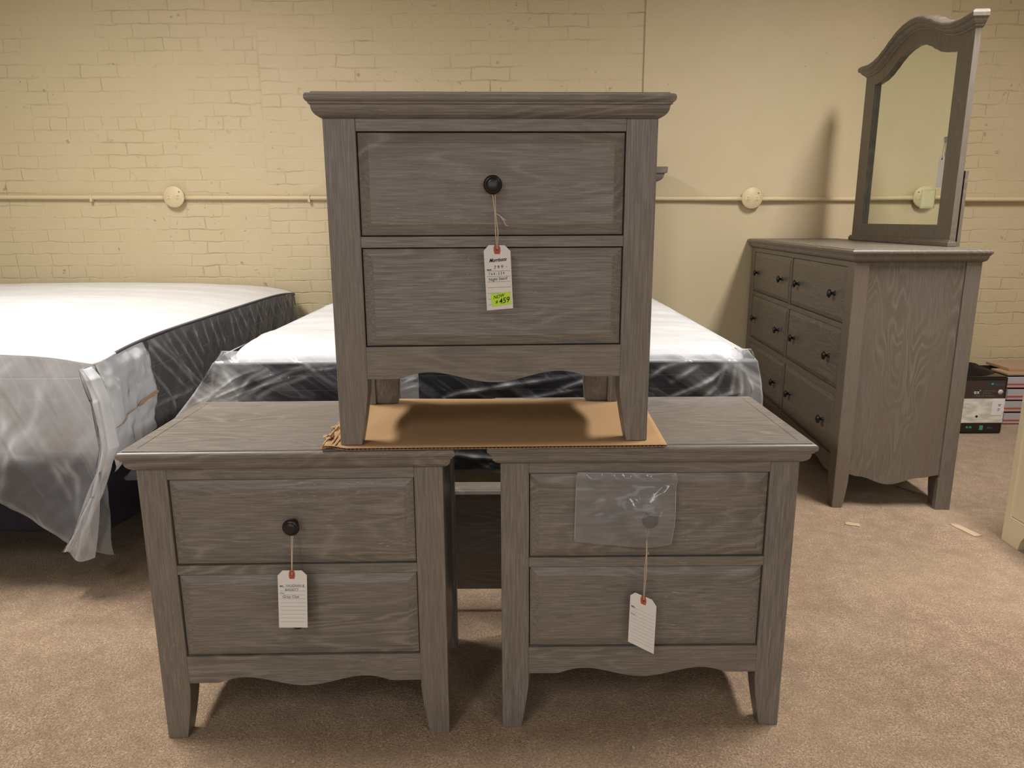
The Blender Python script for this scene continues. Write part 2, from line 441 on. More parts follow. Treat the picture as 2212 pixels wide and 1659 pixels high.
def cabinet(root, hw, depth, zt, post, rails, apron, drawers, knobs, side_prof, wx, wz, back_leg, crown_dz=1.0, post_side=0.050):
    xi = hw - post; wp = WZs if wz is WZ else WZds; bv = 0.0016 if wz is WZ else 0.003
    crown_mesh(hw, depth, zt, dz=crown_dz).build('top', wx, root, 0.0008)
    for s in (-1, 1):
        m = MB(); leg(m, s*xi, s*hw, s*(xi+0.0165), 0, post_side, post_side*0.74, zt, 0.115); m.build('leg', wp, root, bv)
        m = MB(); y0 = depth-back_leg
        L = []
        for t in (0, 0.2, 0.45, 0.7, 0.9, 1.0):
            k = (1 - t) ** 2
            L.append([(s*(hw-0.082+0.006*k), y0+0.010*k, 0.125*t), (s*hw, y0+0.010*k, 0.125*t), (s*hw, depth, 0.125*t), (s*(hw-0.082+0.006*k), depth, 0.125*t)])
        L.append([(s*(hw-0.082), y0, zt), (s*hw, y0, zt), (s*hw, depth, zt), (s*(hw-0.082), depth, zt)])
        m.loops(L)
        m.box(s*hw-s*0.0245, s*hw-s*0.0005, y0-0.0022, y0+0.012, 0.0, 0.125)
        m.build('leg', wp, root, 0.0014)
        ya, yb = post_side, depth-back_leg
        pr = [(ya + (yb-ya)*u, z) for u, z in smooth_prof(side_prof, 6)]
        m = MB(); n = len(pr)
        for i in range(n-1):
            (p, zp), (q, zq) = pr[i], pr[i+1]
            xa, xb = s*(hw-0.022), s*(hw-0.0080)
            f = [(0,3,2,1),(4,5,6,7),(0,1,5,4),(2,3,7,6)]
            m.add([(xa,p,zp),(xb,p,zp),(xb,q,zq),(xa,q,zq),(xa,p,zt),(xb,p,zt),(xb,q,zt),(xa,q,zt)], [(0,3,2,1),(4,5,6,7),(1,2,6,5),(3,0,4,7)])
        m.build('side_panel', wz, root)
    for z0, z1 in rails:
        m = MB(); m.box(-xi, xi, 0.0006, 0.022, z0, z1); m.build('rail', wx, root, 0.0010)
    m = MB(); pr = smooth_prof(apron, 8)
    zt2 = rails[-1][0] if False else drawers[-1][2]
    m.prism_xz([(x, zt2) for x, z in pr], pr, 0.0008, 0.022); m.build('apron', wx, root)
    m = MB(); m.box(-xi-0.03, xi+0.03, depth-0.010, depth-0.004, 0.13, zt)
    m.box(-xi-0.01, xi+0.01, 0.03, depth-0.01, 0.150, 0.158)
    m.build('back_panel', M_DARK, root)
    for x0, x1, z0, z1 in drawers:
        d = drawer_mesh(x0, x1, z0, z1, depth-0.03).build('drawer', wx, root, 0.0004)
        for kx, kz in knobs:
            if x0 < kx < x1 and z0 < kz < z1:
                m = MB(); m.lathe(KNOB, 28, 'y', (kx, 0, kz)); m.build('knob', M_KNOB, d)

def copy_tree(o, parent=None):
    c = o.copy(); COL.objects.link(c)
    if parent: c.parent = parent
    for ch in list(o.children):
        copy_tree(ch, c)
    return c

H = 0.6543
NLOC = {'L': (-0.4428, 1.3869, 0.0, 0.0184), 'R': (0.2794, 1.4138, 0.0, 0.0058), 'T': (-0.0341, 1.3957, H + 0.0050, 0.0414)}
AP = [(-0.2455, 0.1325), (-0.180, 0.1325), (-0.150, 0.1415), (-0.125, 0.1448), (-0.09, 0.141), (0.0, 0.1235), (0.09, 0.141), (0.125, 0.1448), (0.150, 0.1415), (0.180, 0.1325), (0.2455, 0.1325)]
def ease_apron(pts):
    # straight flats, short rise, long gentle ogee to the middle drop
    out = []
    xs = [-0.2455 + 0.491*i/60 for i in range(61)]
    for x in xs:
        d = abs(x)
        if d > 0.182: z = 0.1325
        elif d > 0.128: z = 0.1325 + (0.1448-0.1325)*math.sin((0.182-d)/0.054*PI/2)
        else: z = 0.1235 + (0.1448-0.1235)*(1-math.cos(PI*d/0.128))/2
        out.append((x, z))
    return out
def make_nightstand():
    r = thing('nightstand', 'grey wood two-drawer nightstand', 'nightstand', group='grey two-drawer nightstands')
    cabinet(r, 0.3037, 0.370, 0.611, 0.0582, [(0.5890, 0.611), (0.3825, 0.4028)], AP, [(-0.2455, 0.2455, 0.4028, 0.5890), (-0.2455, 0.2455, 0.195, 0.3825)],
            [(0, 0.4945), (0, 0.288)], [(0, 0.1325), (0.5, 0.112), (1, 0.1325)], WX, WZ, 0.044)
    return r
_orig = smooth_prof
def smooth_prof(pts, n=8):
    if pts is AP: return ease_apron(pts)
    if pts and pts[0] == 'raw': return pts[1:]
    return _orig(pts, n)
ns = make_nightstand()
NS = {}
for key, lab in (('L', 'grey wood nightstand on the carpet at left, its tag hiding the lower knob'),
                 ('R', 'grey wood nightstand on the carpet at right, a plastic pouch over its top drawer'),
                 ('T', 'grey wood nightstand stacked on top of the other two, standing on cardboard')):
    o = ns if key == 'L' else copy_tree(ns)
    x, y, z, a = NLOC[key]
    o.location = (x, y, z); o.rotation_euler = (0, 0, a); o['label'] = lab; NS[key] = o
# no knob shows on the lower drawer of the top and right nightstands
for key in ('T', 'R'):
    dr = [c for c in NS[key].children if c.name.startswith('drawer')]
    for d in dr:
        zc = sum(v.co.z for v in d.data.vertices)/len(d.data.vertices)
        if zc < 0.35:
            for k in list(d.children): bpy.data.objects.remove(k)

# dresser
D_ANG = -0.0662
dn = Vector((math.cos(D_ANG), math.sin(D_ANG), 0)); dl = Vector((-math.sin(D_ANG), math.cos(D_ANG), 0))
DO = Vector((1.2037, 2.6449, 0)) + dn*0.0295 + dl*0.7495
dr = thing('dresser', 'large grey wood six-drawer dresser carrying the arched mirror', 'dresser', DO, -PI/2 + D_ANG)
def dap():
    out = ['raw']
    for i in range(121):
        x = -0.6615 + 1.323*i/120; d = abs(x)
        if d > 0.585: z = 0.1265 - 0.004*math.sin((0.6615-d)/0.0765*PI)
        elif d > 0.50: z = 0.1265 + 0.014*math.sin((0.585-d)/0.085*PI/2)
        else: z = 0.113 + 0.0275*(1-math.cos(PI*min(1, d/0.50)))/2
        out.append((x, z))
    return out
rows = [(0.705, 0.917), (0.452, 0.684), (0.195, 0.4245)]
dd = []; kk = []
for z0, z1 in rows:
    for s in (1, -1):
        xa, xb = (0.0068, 0.6615) if s > 0 else (-0.6615, -0.0068)
        dd.append((xa, xb, z0, z1))
        for kx in (0.1235, 0.5595): kk.append((s*kx, (z0+z1)/2 - 0.002))
cabinet(dr, 0.732, 0.4386, 0.9367, 0.0705, [(0.917, 0.9367), (0.684, 0.705), (0.4245, 0.452)], dap(), dd, kk,
        [(0, 0.134), (0.10, 0.1265), (0.45, 0.0955), (0.80, 0.124), (1, 0.136)], WXd, WZd, 0.0525, 1.08, 0.0525)
m = MB(); m.box(-0.0066, 0.0066, 0.001, 0.022, 0.195, 0.917); m.build('rail', WZd, dr, 0.0008)

# mirror stands on the dresser
HD = 0.9367 + 0.0433*1.08
MB0 = Vector((1.6781, 2.8423, HD + 0.0006))                      # near bottom corner of the frame
MC = MB0 + dl*0.4775 + dn*0.010
mr = thing('dresser_mirror', 'tall mirror in a grey wood frame with an arched scrolled crest, standing on the dresser', 'mirror', MC, -PI/2 + D_ANG)
def interp(tbl, d):
    for (a, za), (b_, zb) in zip(tbl, tbl[1:]):
        if d <= b_:
            t = (d-a)/(b_-a); t = t*t*(3-2*t)*0.4 + t*0.6
            return za + (zb-za)*t
    return tbl[-1][1]
OPEN = [(0,1.7945),(.05,1.791),(.10,1.781),(.15,1.764),(.20,1.741),(.25,1.721),(.30,1.7095),(.36,1.7045),(.6,1.7045)]
CTOP = [(0,1.903),(.06,1.8985),(.12,1.886),(.18,1.865),(.24,1.840),(.30,1.820),(.36,1.808),(.42,1.8045),(.47,1.8075),(.6,1.815)]
z0 = HD; hwm = 0.4825; ho = 0.372
def rel(t, d): return interp(t, d) - z0
m = MB(); n = 56
pr = [(-ho + 2*ho*i/n) for i in range(n+1)]
m.prism_xz([(x, rel(CTOP, abs(x)) - 0.03) for x in pr], [(x, rel(OPEN, abs(x))) for x in pr], -0.022, 0.0)
for s in (-1, 1):
    q = [s*ho, s*(ho+hwm)/2, s*hwm]
    if s < 0: q = q[::-1]
    m.prism_xz([(x, rel(CTOP, abs(x)) - 0.03) for x in q], [(x, 0.0) for x in q], -0.022, 0.0)
m.box(-ho, ho, -0.0205, 0.0, 0.0, 1.064 - z0)
m.build('frame', WZd, mr, 0.0015)
m = MB()
for x0, x1, y0, zt in ((-hwm-0.012, hwm+0.012, -0.034, 0.018), (-hwm-0.008, hwm+0.008, -0.029, 0.024)):
    m.box(x0, x1, y0, -0.0225, 0.0, zt)
for s in (-1, 1): m.box(s*(hwm+0.0005), s*(hwm+0.012), -0.0225, 0.0, 0.0, 0.018)
m.build('base_molding', WXd, mr, 0.002)
# crest moulding: section swept along the curve
sec = [(0.004, 0.0), (-0.044, 0.0), (-0.052, -0.006), (-0.054, -0.012), (-0.053, -0.024), (-0.047, -0.028), (-0.044, -0.029), (-0.041, -0.036), (-0.034, -0.043), (-0.029, -0.046), (-0.028, -0.050), (-0.0235, -0.054), (0.004, -0.054)]
L = []
ce = hwm + 0.040; n = 84
for i in range(n+1):
    x = -ce + 2*ce*i/n
    e = max(0.0, (abs(x) - hwm)) / 0.040
    zt = rel(CTOP, abs(x)); l = []
    for y, dz in sec:
        l.append((x, y, zt + dz))
    L.append(l)
# end returns follow the same profile: pull lower members back toward the posts
ext = {0.0: 0.026, -0.006: 0.032, -0.012: 0.034, -0.024: 0.033, -0.028: 0.027, -0.029: 0.024, -0.036: 0.021, -0.043: 0.0145, -0.046: 0.0095, -0.050: 0.0085, -0.054: 0.003}
for idx, sg in ((0, -1), (n, 1)):
    L[idx] = [(sg*(hwm + ext[dz]), y, z) for (x, y, z), (_, dz) in zip(L[idx], sec)]
L = [l for i, l in enumerate(L) if i in (0, n) or abs(l[0][0]) <= hwm]
m = MB(); m.loops(L, False, False)
for l_ in (L[0], L[-1]):       # returned ends: every member runs straight back to the rear face
    fr_ = l_[1:-1]
    for a_, c_ in zip(fr_, fr_[1:]):
        m.add([a_, c_, (c_[0], 0.004, c_[2]), (a_[0], 0.004, a_[2])], [(0, 1, 2, 3)])
    t0, t1 = l_[1], l_[0]
cr = m.build('crest', WXd, mr, 0.001)
m = MB(); m.prism_xz([(x, rel(OPEN, abs(x)) + 0.01) for x in pr], [(x, 1.06 - z0) for x in pr], -0.0065, -0.004)
t = NT('mirror_silver', 0.02); t.base((0.80, 0.84, 0.74, 1)); t.b.inputs['Metallic'].default_value = 1
m.build('mirror_glass', t.m, mr)
m = MB(); m.prism_xz([(x, rel(OPEN, abs(x)) + 0.05) for x in pr], [(x, 0.03) for x in pr], 0.0005, 0.006); m.build('backing_board', M_DARK, mr)
for s in (-1, 1):
    m = MB(); m.box(s*(hwm-0.055), s*(hwm-0.002), 0.0065, 0.0185, 0.0, 1.262 - z0); m.build('support_post', WZd, mr, 0.001)

def dloc(x, y, z):  # mirror local -> world
    return MC + (-dl)*x + dn*y + Vector((0, 0, z - z0))
# paper note + tag on the mirror
mt = thing('mirror_tag', 'white tag hanging against the mirror glass beside its right stile', 'tag', dloc(0, 0, z0), -PI/2 + D_ANG)
xr = 0.4775 - 0.150
m = MB(); w2 = 0.026
P2 = [(xr-w2, 1.209), (xr+w2, 1.209), (xr+w2, 1.318), (xr+w2-0.012, 1.328), (xr-w2+0.012, 1.328), (xr-w2, 1.318)]
m.loops([[(x, -0.0105, z-z0) for x, z in P2], [(x, -0.0098, z-z0) for x, z in P2]]); m.build('card', M_CARD, mt)
m = MB(); m.lathe([(0.0045, -0.0112), (0.0045, -0.0105), (0.0, -0.0106)], 12, 'y', (xr, 0, 1.316-z0)); m.build('eyelet', M_HOLE, mt)
m = MB(); m.tube([(xr, -0.0115, 1.316-z0), (xr-0.001, -0.010, 1.355-z0), (xr+0.002, -0.008, 1.392-z0)], 0.0012, 6); m.build('string', M_STR, mt)
m = MB(); m.box(xr-0.012, xr+0.016, -0.0078, -0.0072, 1.376-z0, 1.398-z0)
m.build('tape', m_film('tape_film', 0.35, 0.1), mt)
nt = thing('paper_note', 'small pale lime paper note stuck to the lower right of the mirror glass', 'note', dloc(0, 0, z0), -PI/2 + D_ANG)
xa = 0.4775 - 0.252
m = MB(); m.grid(10, 6, lambda u, v: (xa + 0.072*u, -0.0075 - 0.020*(1-u)**1.6, 1.128 + 0.075*v - z0))
m.build('note_sheet', M_NOTE, nt, solid=0.0006)

# ------------------------------------------------------------------ cardboard under the top nightstand
def m_cardboard(name, c):
    t = NT(name, 0.85, 0.15); P = t.coord()
    f = t.noise(t.mapping(P, (3, 60, 3)), 12, 4, 0.6); g = t.noise(P, 6, 3)
    col = t.mix(t.rr(f, 0.35, 0.7, 0, 0.4), c, tuple(x*0.82 for x in c[:3]) + (1,))
    col = t.mix(t.rr(g, 0.4, 0.7, 0, 0.25), col, tuple(x*1.1 for x in c[:3]) + (1,))
    t.base(col); t.nrm(t.bump(f, 0.15, 0.001)); return t.m
M_CB = m_cardboard('corrugated_kraft', lin(184, 149, 110))
cb = thing('cardboard_sheet', 'brown corrugated cardboard sheet lying across the two lower nightstands', 'cardboard', (0, 0, H))
# outline: front edge y(x), back edge y(x)
def cbp(u, v):
    x = -0.372 + 0.677*u
    yf = 1.3655 + 0.0155*u; yb = 1.774 - 0.02*u
    if u < 0.10:
        yb -= (0.10-u)*1.1
        yf += 0.004*noise.noise(Vector((u*130, 3, 0)))
    y = yf + (yb-yf)*v
    x += 0.004*noise.noise(Vector((v*18, 7, 1)))*(1-u) + 0.012*v*u
    z = 0.0
    if u < 0.07:
        k = (0.07-u)/0.07
        z += 0.020*k*abs(noise.noise(Vector((u*60, v*9, 5)))) * (1-v) + 0.004*k
        x += 0.010*k*noise.noise(Vector((v*30, 2, 9)))
        y += 0.010*k*noise.noise(Vector((v*25, 8, 2)))
    return x, y, z
m = MB(); m.grid(70, 24, lambda u, v: (*cbp(u, v)[:2], 0.0041 + cbp(u, v)[2])); m.build('top_liner', M_CB, cb, solid=0.0005)
m = MB(); m.grid(70, 24, lambda u, v: (*cbp(u, v)[:2], 0.0003 + cbp(u, v)[2])); m.build('bottom_liner', M_CB, cb, solid=0.0005)
m = MB(); N = 1500
def fl(u, v):
    x, y, z = cbp(u, v)
    return (x, y, 0.0022 + 0.0016*math.sin(2*PI*u*86) + z)
m.grid(86*8, 3, lambda u, v: fl(u, v)); m.build('fluted_core', m_cardboard('kraft_core', lin(120, 84, 54)), cb)
m = MB()
for i in range(9):
    a = random.uniform(0, 1); x0 = -0.372 - random.uniform(0.0, 0.022); y0 = 1.366 + 0.02*i + random.uniform(-.004, .004)
    z0c = random.uniform(0.002, 0.010)
    d = random.uniform(0.010, 0.024)
    m.grid(4, 4, lambda u, v: (x0 + d*u + 0.004*noise.noise(Vector((u*5, v*5, i))), y0 + 0.018*v + 0.004*noise.noise(Vector((v*4, i, 2))), z0c + 0.007*noise.noise(Vector((u*3+i, v*3, 1)))+0.004*u))
m.build('torn_edge', M_CB, cb, solid=0.0007)

# ------------------------------------------------------------------ hanging tags
def hang_tag(key, label, TL, TR, BL, BR, hole, rules, nrules, rule_mat, loop, off=-0.026, ch=0.010, skew=None):
    """corner coordinates are in the nightstand's own front plane (x, z)"""
    x, y, z, a = NLOC[key]
    r = thing('price_tag', label, 'tag', (x, y, z), a, 'white price tags on the nightstands')
    q = skew or (off, off, off, off)      # y of TL, TR, BL, BR
    def P(u, v, lift=0.0):   # u 0..1 left-right, v 0..1 bottom-top
        xx = (BL[0]*(1-u)+BR[0]*u)*(1-v) + (TL[0]*(1-u)+TR[0]*u)*v
        zz = (BL[1]*(1-u)+BR[1]*u)*(1-v) + (TL[1]*(1-u)+TR[1]*u)*v
        yy = (q[2]*(1-u)+q[3]*u)*(1-v) + (q[0]*(1-u)+q[1]*u)*v
        return (xx, yy - lift, zz)
    w = math.hypot(TR[0]-TL[0], TR[1]-TL[1]); h = math.hypot(TL[0]-BL[0], TL[1]-BL[1])
    cu, cv = ch/w, ch*1.05/h
    out = [(0, 0), (1, 0), (1, 1-cv), (1-cu, 1), (cu, 1), (0, 1-cv)]
    m = MB(); m.loops([[P(u, v, 0.0003) for u, v in out], [P(u, v, -0.0003) for u, v in out]]); m.build('card', M_CARD, r)
    # eyelet patch
    hu, hv = hole; pw, ph = 0.0062/w, 0.0095/h
    oc = [(hu-pw*0.75, hv-ph*0.9), (hu+pw*0.75, hv-ph*0.9), (hu+pw, hv-ph*0.3), (hu+pw, hv+ph*0.3), (hu+pw*0.7, 1), (hu-pw*0.7, 1), (hu-pw, hv+ph*0.3), (hu-pw, hv-ph*0.3)]
    m = MB(); m.loops([[P(u, v, 0.0006) for u, v in oc], [P(u, v, 0.0002) for u, v in oc]]); e = m.build('reinforcement', M_EYE, r)
    m = MB(); m.loops([[P(hu+0.0022/w*math.cos(t*PI/6), hv+0.0022/h*math.sin(t*PI/6), k) for t in range(12)] for k in (0.0009, 0.0005)]); m.build('eyelet', M_HOLE, e)
    m = MB()
    for v in rules:
        vs = [P(u, vv, 0.0006) for u, vv in ((0.07, v-0.0022), (0.95, v-0.0022), (0.95, v+0.0022), (0.07, v+0.0022))]
        m.add(vs, [(0, 1, 2, 3)])
    m.build('ruled_lines', rule_mat, r)
    m = MB()
    for pts in loop:
        m.tube([(px, py, pz) for px, py, pz in pts], 0.0009, 6)
    m.build('string', M_STR, r)
    # matrix from tag-plane metres to local
    ex = Vector(P(1, 0)) - Vector(P(0, 0)); ez = Vector(P(0, 1)) - Vector(P(0, 0)); ex.normalize(); ezl = ez.length; ez.normalize()
    n = ex.cross(ez).normalized() * -1
    M = Matrix(((ex.x, n.x, ez.x, P(0, 0)[0]), (ex.y, n.y, ez.y, P(0, 0)[1]), (ex.z, n.z, ez.z, P(0, 0)[2]), (0, 0, 0, 1)))
    return r, M, w, h
TG = -0.034
r, M, w, h = hang_tag('T', 'white price tag with a neon green NOW $459 sticker, hanging from the top nightstand', (-0.0185, 0.3878), (0.0305, 0.3868), (-0.0132, 0.2675), (0.0356, 0.2712), (0.50, 0.935),
    [0.605, 0.520, 0.436, 0.348, 0.26, 0.17, 0.085], 7, M_RULED,
    [[(-0.006, -0.011, 0.488), (0.000, -0.022, 0.474), (0.003, -0.026, 0.445), (0.004, TG, 0.41), (0.0062, TG-0.001, 0.380)],
     [(0.006, -0.011, 0.488), (0.004, -0.022, 0.474), (0.0045, -0.026, 0.445), (0.0085, TG, 0.41), (0.0070, TG-0.001, 0.380)],
     [(0.0045, -0.0265, 0.444), (0.012, -0.030, 0.440), (0.018, -0.028, 0.4345), (0.024, -0.027, 0.431)],
     [(0.012, -0.030, 0.440), (0.019, -0.029, 0.431), (0.023, -0.027, 0.4225), (0.0275, -0.026, 0.4215)]], skew=(TG, TG, TG+.004, TG+.004))
def T(body, x, z, size, mat=None, **k): return text('lettering', body, size, mat or M_INK, r, (x, -0.0008, z), rotm=M, **k)
T('Morrisons', w*0.50, h*0.735, 0.0095, shear=0.45, bold=0.00022, sx=0.80, align='CENTER', rot=0.02)
T('PRICE', w*0.08, h*0.610, 0.0032, bold=0.0001)
T('7 9 9  -', w*0.34, h*0.625, 0.0085, shear=0.1, rot=0.03)
T('7 6 6 - 2 2 6', w*0.13, h*0.537, 0.0070, shear=0.1, sx=0.85, rot=0.0)
T('Night Stand', w*0.13, h*0.449, 0.0078, shear=0.12, rot=0.02, sx=0.92)
m = MB(); sx0, sx1, sz0, sz1 = w*0.19, w*0.93, h*0.055, h*0.245
m.loops([[tuple(M @ Vector(p)) for p in ((sx0+0.001, y_, sz0), (sx1, y_, sz0+0.002), (sx1-0.001, y_, sz1+0.0025), (sx0-0.001, y_, sz1))] for y_ in (-0.0014, -0.0006)])
st = m.build('sticker', M_NEON, r); st['label'] = 'neon green sale price sticker'
text('lettering', 'NOW', 0.0085, M_INK, st, (w*0.27, -0.0016, h*0.168), shear=0.4, bold=0.0001, rotm=M, rot=0.16, sx=0.9)
text('lettering', '$', 0.0080, M_INK, st, (w*0.33, -0.0016, h*0.090), shear=0.3, bold=0.0003, rotm=M, rot=0.08)
text('lettering', '459', 0.0140, M_INK, st, (w*0.475, -0.0016, h*0.085), shear=0.25, bold=0.00012, rotm=M, rot=0.14, sx=0.95)

r, M, w, h = hang_tag('L', 'white price tag with pencil handwriting, hanging on the left nightstand', (-0.0295, 0.4079), (0.0290, 0.4072), (-0.0340, 0.2839), (0.0236, 0.2830), (0.49, 0.925),
    [0.712, 0.645, 0.578, 0.51, 0.44, 0.375, 0.305, 0.24, 0.17, 0.105], 10, M_RULE,
    [[(-0.004, -0.011, 0.488), (-0.0005, -0.022, 0.475), (-0.001, -0.028, 0.44), (-0.0015, TG-0.001, 0.3975)],
     [(0.004, -0.011, 0.488), (0.0025, -0.022, 0.475), (0.0005, -0.028, 0.44), (-0.0008, TG-0.001, 0.3975)]], skew=(TG, TG, TG-.004, TG-.004))
def T(body, x, z, size, mat=None, **k): return text('lettering', body, size, mat or M_INKG, r, (x, -0.0008, z), rotm=M, **k)
T('MFG.', w*0.06, h*0.722, 0.0035, M_INK, bold=0.0001)
T('VAUGHAN &', w*0.26, h*0.720, 0.0072, shear=0.15, sx=0.9)
T('BASSETT', w*0.23, h*0.650, 0.0072, shear=0.15, sx=1.0)
T('STYLE', w*0.06, h*0.600, 0.0032, M_INK)
T('Gray Oak', w*0.14, h*0.525, 0.0080, shear=0.2, sx=1.05)

r, M, w, h = hang_tag('R', 'white tag without handwriting, turned askew below the plastic pouch on the right nightstand', (-0.0363, 0.3425), (0.0163, 0.3235), (-0.0381, 0.2254), (0.0145, 0.2032), (0.50, 0.915),
    [0.70, 0.632, 0.565, 0.497, 0.43, 0.363, 0.296, 0.229, 0.16, 0.095], 10, M_RULE,
    [[(-0.006, -0.011, 0.486), (-0.0085, -0.030, 0.460), (-0.009, -0.040, 0.435), (-0.010, -0.036, 0.40), (-0.0105, TG-0.001, 0.3245)],
     [(0.002, -0.011, 0.486), (-0.006, -0.030, 0.462), (-0.008, -0.040, 0.434), (-0.0065, -0.036, 0.39), (-0.0095, TG-0.001, 0.3245)],
     [(-0.009, -0.040, 0.4325), (-0.004, -0.041, 0.428), (-0.0055, -0.041, 0.434)]], skew=(TG+.006, TG-.006, TG+.006, TG-.006))
def T(body, x, z, size, mat=None, **k): return text('lettering', body, size, mat or M_INK, r, (x, -0.0008, z), rotm=M, **k)
T('MFG.', w*0.06, h*0.712, 0.0040, bold=0.0001)
T('STYLE', w*0.06, h*0.575, 0.0036, M_INKG)

# plastic pouch taped over the right nightstand's top drawer
x, y, z, a = NLOC['R']
pc = thing('plastic_pouch', 'frosted clear plastic pouch taped over the top drawer of the right nightstand', 'plastic bag', (x, y, z), a)
def pouch(u, v):
    xx = (-0.1495 + 0.2030*u)*v + (-0.1520 + 0.1975*u)*(1-v)
    zz = 0.5925 - 0.0015*u + (1-v)*(-0.1505 - 0.006*math.sin(u*PI*0.85)*1.3)
    if v < 0.02: zz += 0.0016*(int(u*70) % 2)
    d = math.hypot(xx-0.0, zz-0.4945)
    bump_ = 0.0335*math.exp(-(max(0.0, d-0.015)/0.052)**2)
    tent = 0.012*max(0, 1-abs(xx)/0.16)*max(0, (1-abs(zz-0.49)/0.13))
    yy = -0.0045 - max(bump_, tent + 0.002) - 0.0035*abs(noise.noise(Vector((u*6, v*5, 3)))) - 0.013*math.exp(-((v-0.93)/0.045)**2)*(0.5+noise.noise(Vector((u*8, 2, 4))))
    return (xx, yy, zz)
m = MB(); m.grid(90, 60, pouch)
m.build('film', m_film('pouch_film', 0.22, 0.10, (1, 1, 4), (0, 0.1, 0), 3.5, (0.93, 0.93, 0.95), 0.28, (0.6, 0.8)), pc)
m = MB()
for uu in (0.0, 1.0): m.tube([Vector(pouch(uu, k/20)) + Vector((0, -0.0006, 0)) for k in range(21)], 0.0009, 6)
m.tube([Vector(pouch(k/40, 1.0)) + Vector((0, -0.0006, 0)) for k in range(41)], 0.0010, 6)
m.build('welded_edge', m_film('pouch_edge', 0.45, 0.2), pc)

# ------------------------------------------------------------------ mattresses and beds
M_TOP = m_fabric('mattress_top_white', lin(218, 219, 222), 0.45, None, 1.5, 0.4, 0.35, (0.7, 6, 6))
M_SIDE1 = m_fabric('charcoal_border', lin(84, 82, 84), 0.8, 0.105, 0.5, 0.2, 0.15, (9, 9, 0.8))
M_END1 = m_fabric('grey_border', lin(168, 168, 166), 0.8, 0.06, 0.2)
M_SIDE2 = m_fabric('black_border', lin(34, 33, 40), 0.75, 0.042, 0.0)
M_FND = m_fabric('navy_foundation', lin(38, 38, 50), 0.85)
M_PALE = m_fabric('pale_ticking', lin(186, 176, 150), 0.9)
M_METAL = plain('bed_frame_steel', lin(46, 40, 38), 0.5, 0.4, 0.6)

def polydist(p, q, lines):
    best = 9.0; tb = 0
    for pts in lines:
        n = len(pts)-1
        for i in range(n):
            (ax, ay), (bx_, by_) = pts[i], pts[i+1]
            dx, dy = bx_-ax, by_-ay; l2 = dx*dx+dy*dy
            t_ = max(0, min(1, ((p-ax)*dx+(q-ay)*dy)/l2))
            d = math.hypot(p-ax-dx*t_, q-ay-dy*t_)
            if d < best: best = d; tb = (i+t_)/n
    return best, tb
def crease_at(p, q, lines, w_, amp_w=0.004):
    wx_ = noise.noise(Vector((p*7, q*7, 3.3)))*amp_w*2; wz_ = noise.noise(Vector((p*7, q*7, 9.1)))*amp_w*2
    d, t_ = polydist(p+wx_, q+wz_, lines)
    if d > w_*4: return 0.0
    return math.exp(-(d/w_)**2) * (0.35+0.65*math.sin(PI*min(1, max(0, t_)))) * (0.65+0.7*noise.noise(Vector((p*22, q*22, 5))))
def set_attr(o, fn):
    me = o.data; a = me.attributes.new('crease', 'FLOAT', 'POINT')
    a.data.foreach_set('value', [max(0.0, fn(*v.co)) for v in me.vertices])
def recolor(o, mat, test):
    o.data.materials.append(mat)
    for p in o.data.polygons:
        if test(p.center): p.material_index = 1
def rrect(u, v, a, b_, r):
    x, y = u*a, v*b_
    px, py = (abs(x)-(a-r))/r, (abs(y)-(b_-r))/r
    if px > 0 and py > 0:
        qx = px*math.sqrt(max(0, 1-py*py/2)); qy = py*math.sqrt(max(0, 1-px*px/2))
        x = math.copysign(a-r+qx*r, x); y = math.copysign(b_-r+qy*r, y)
    return x, y
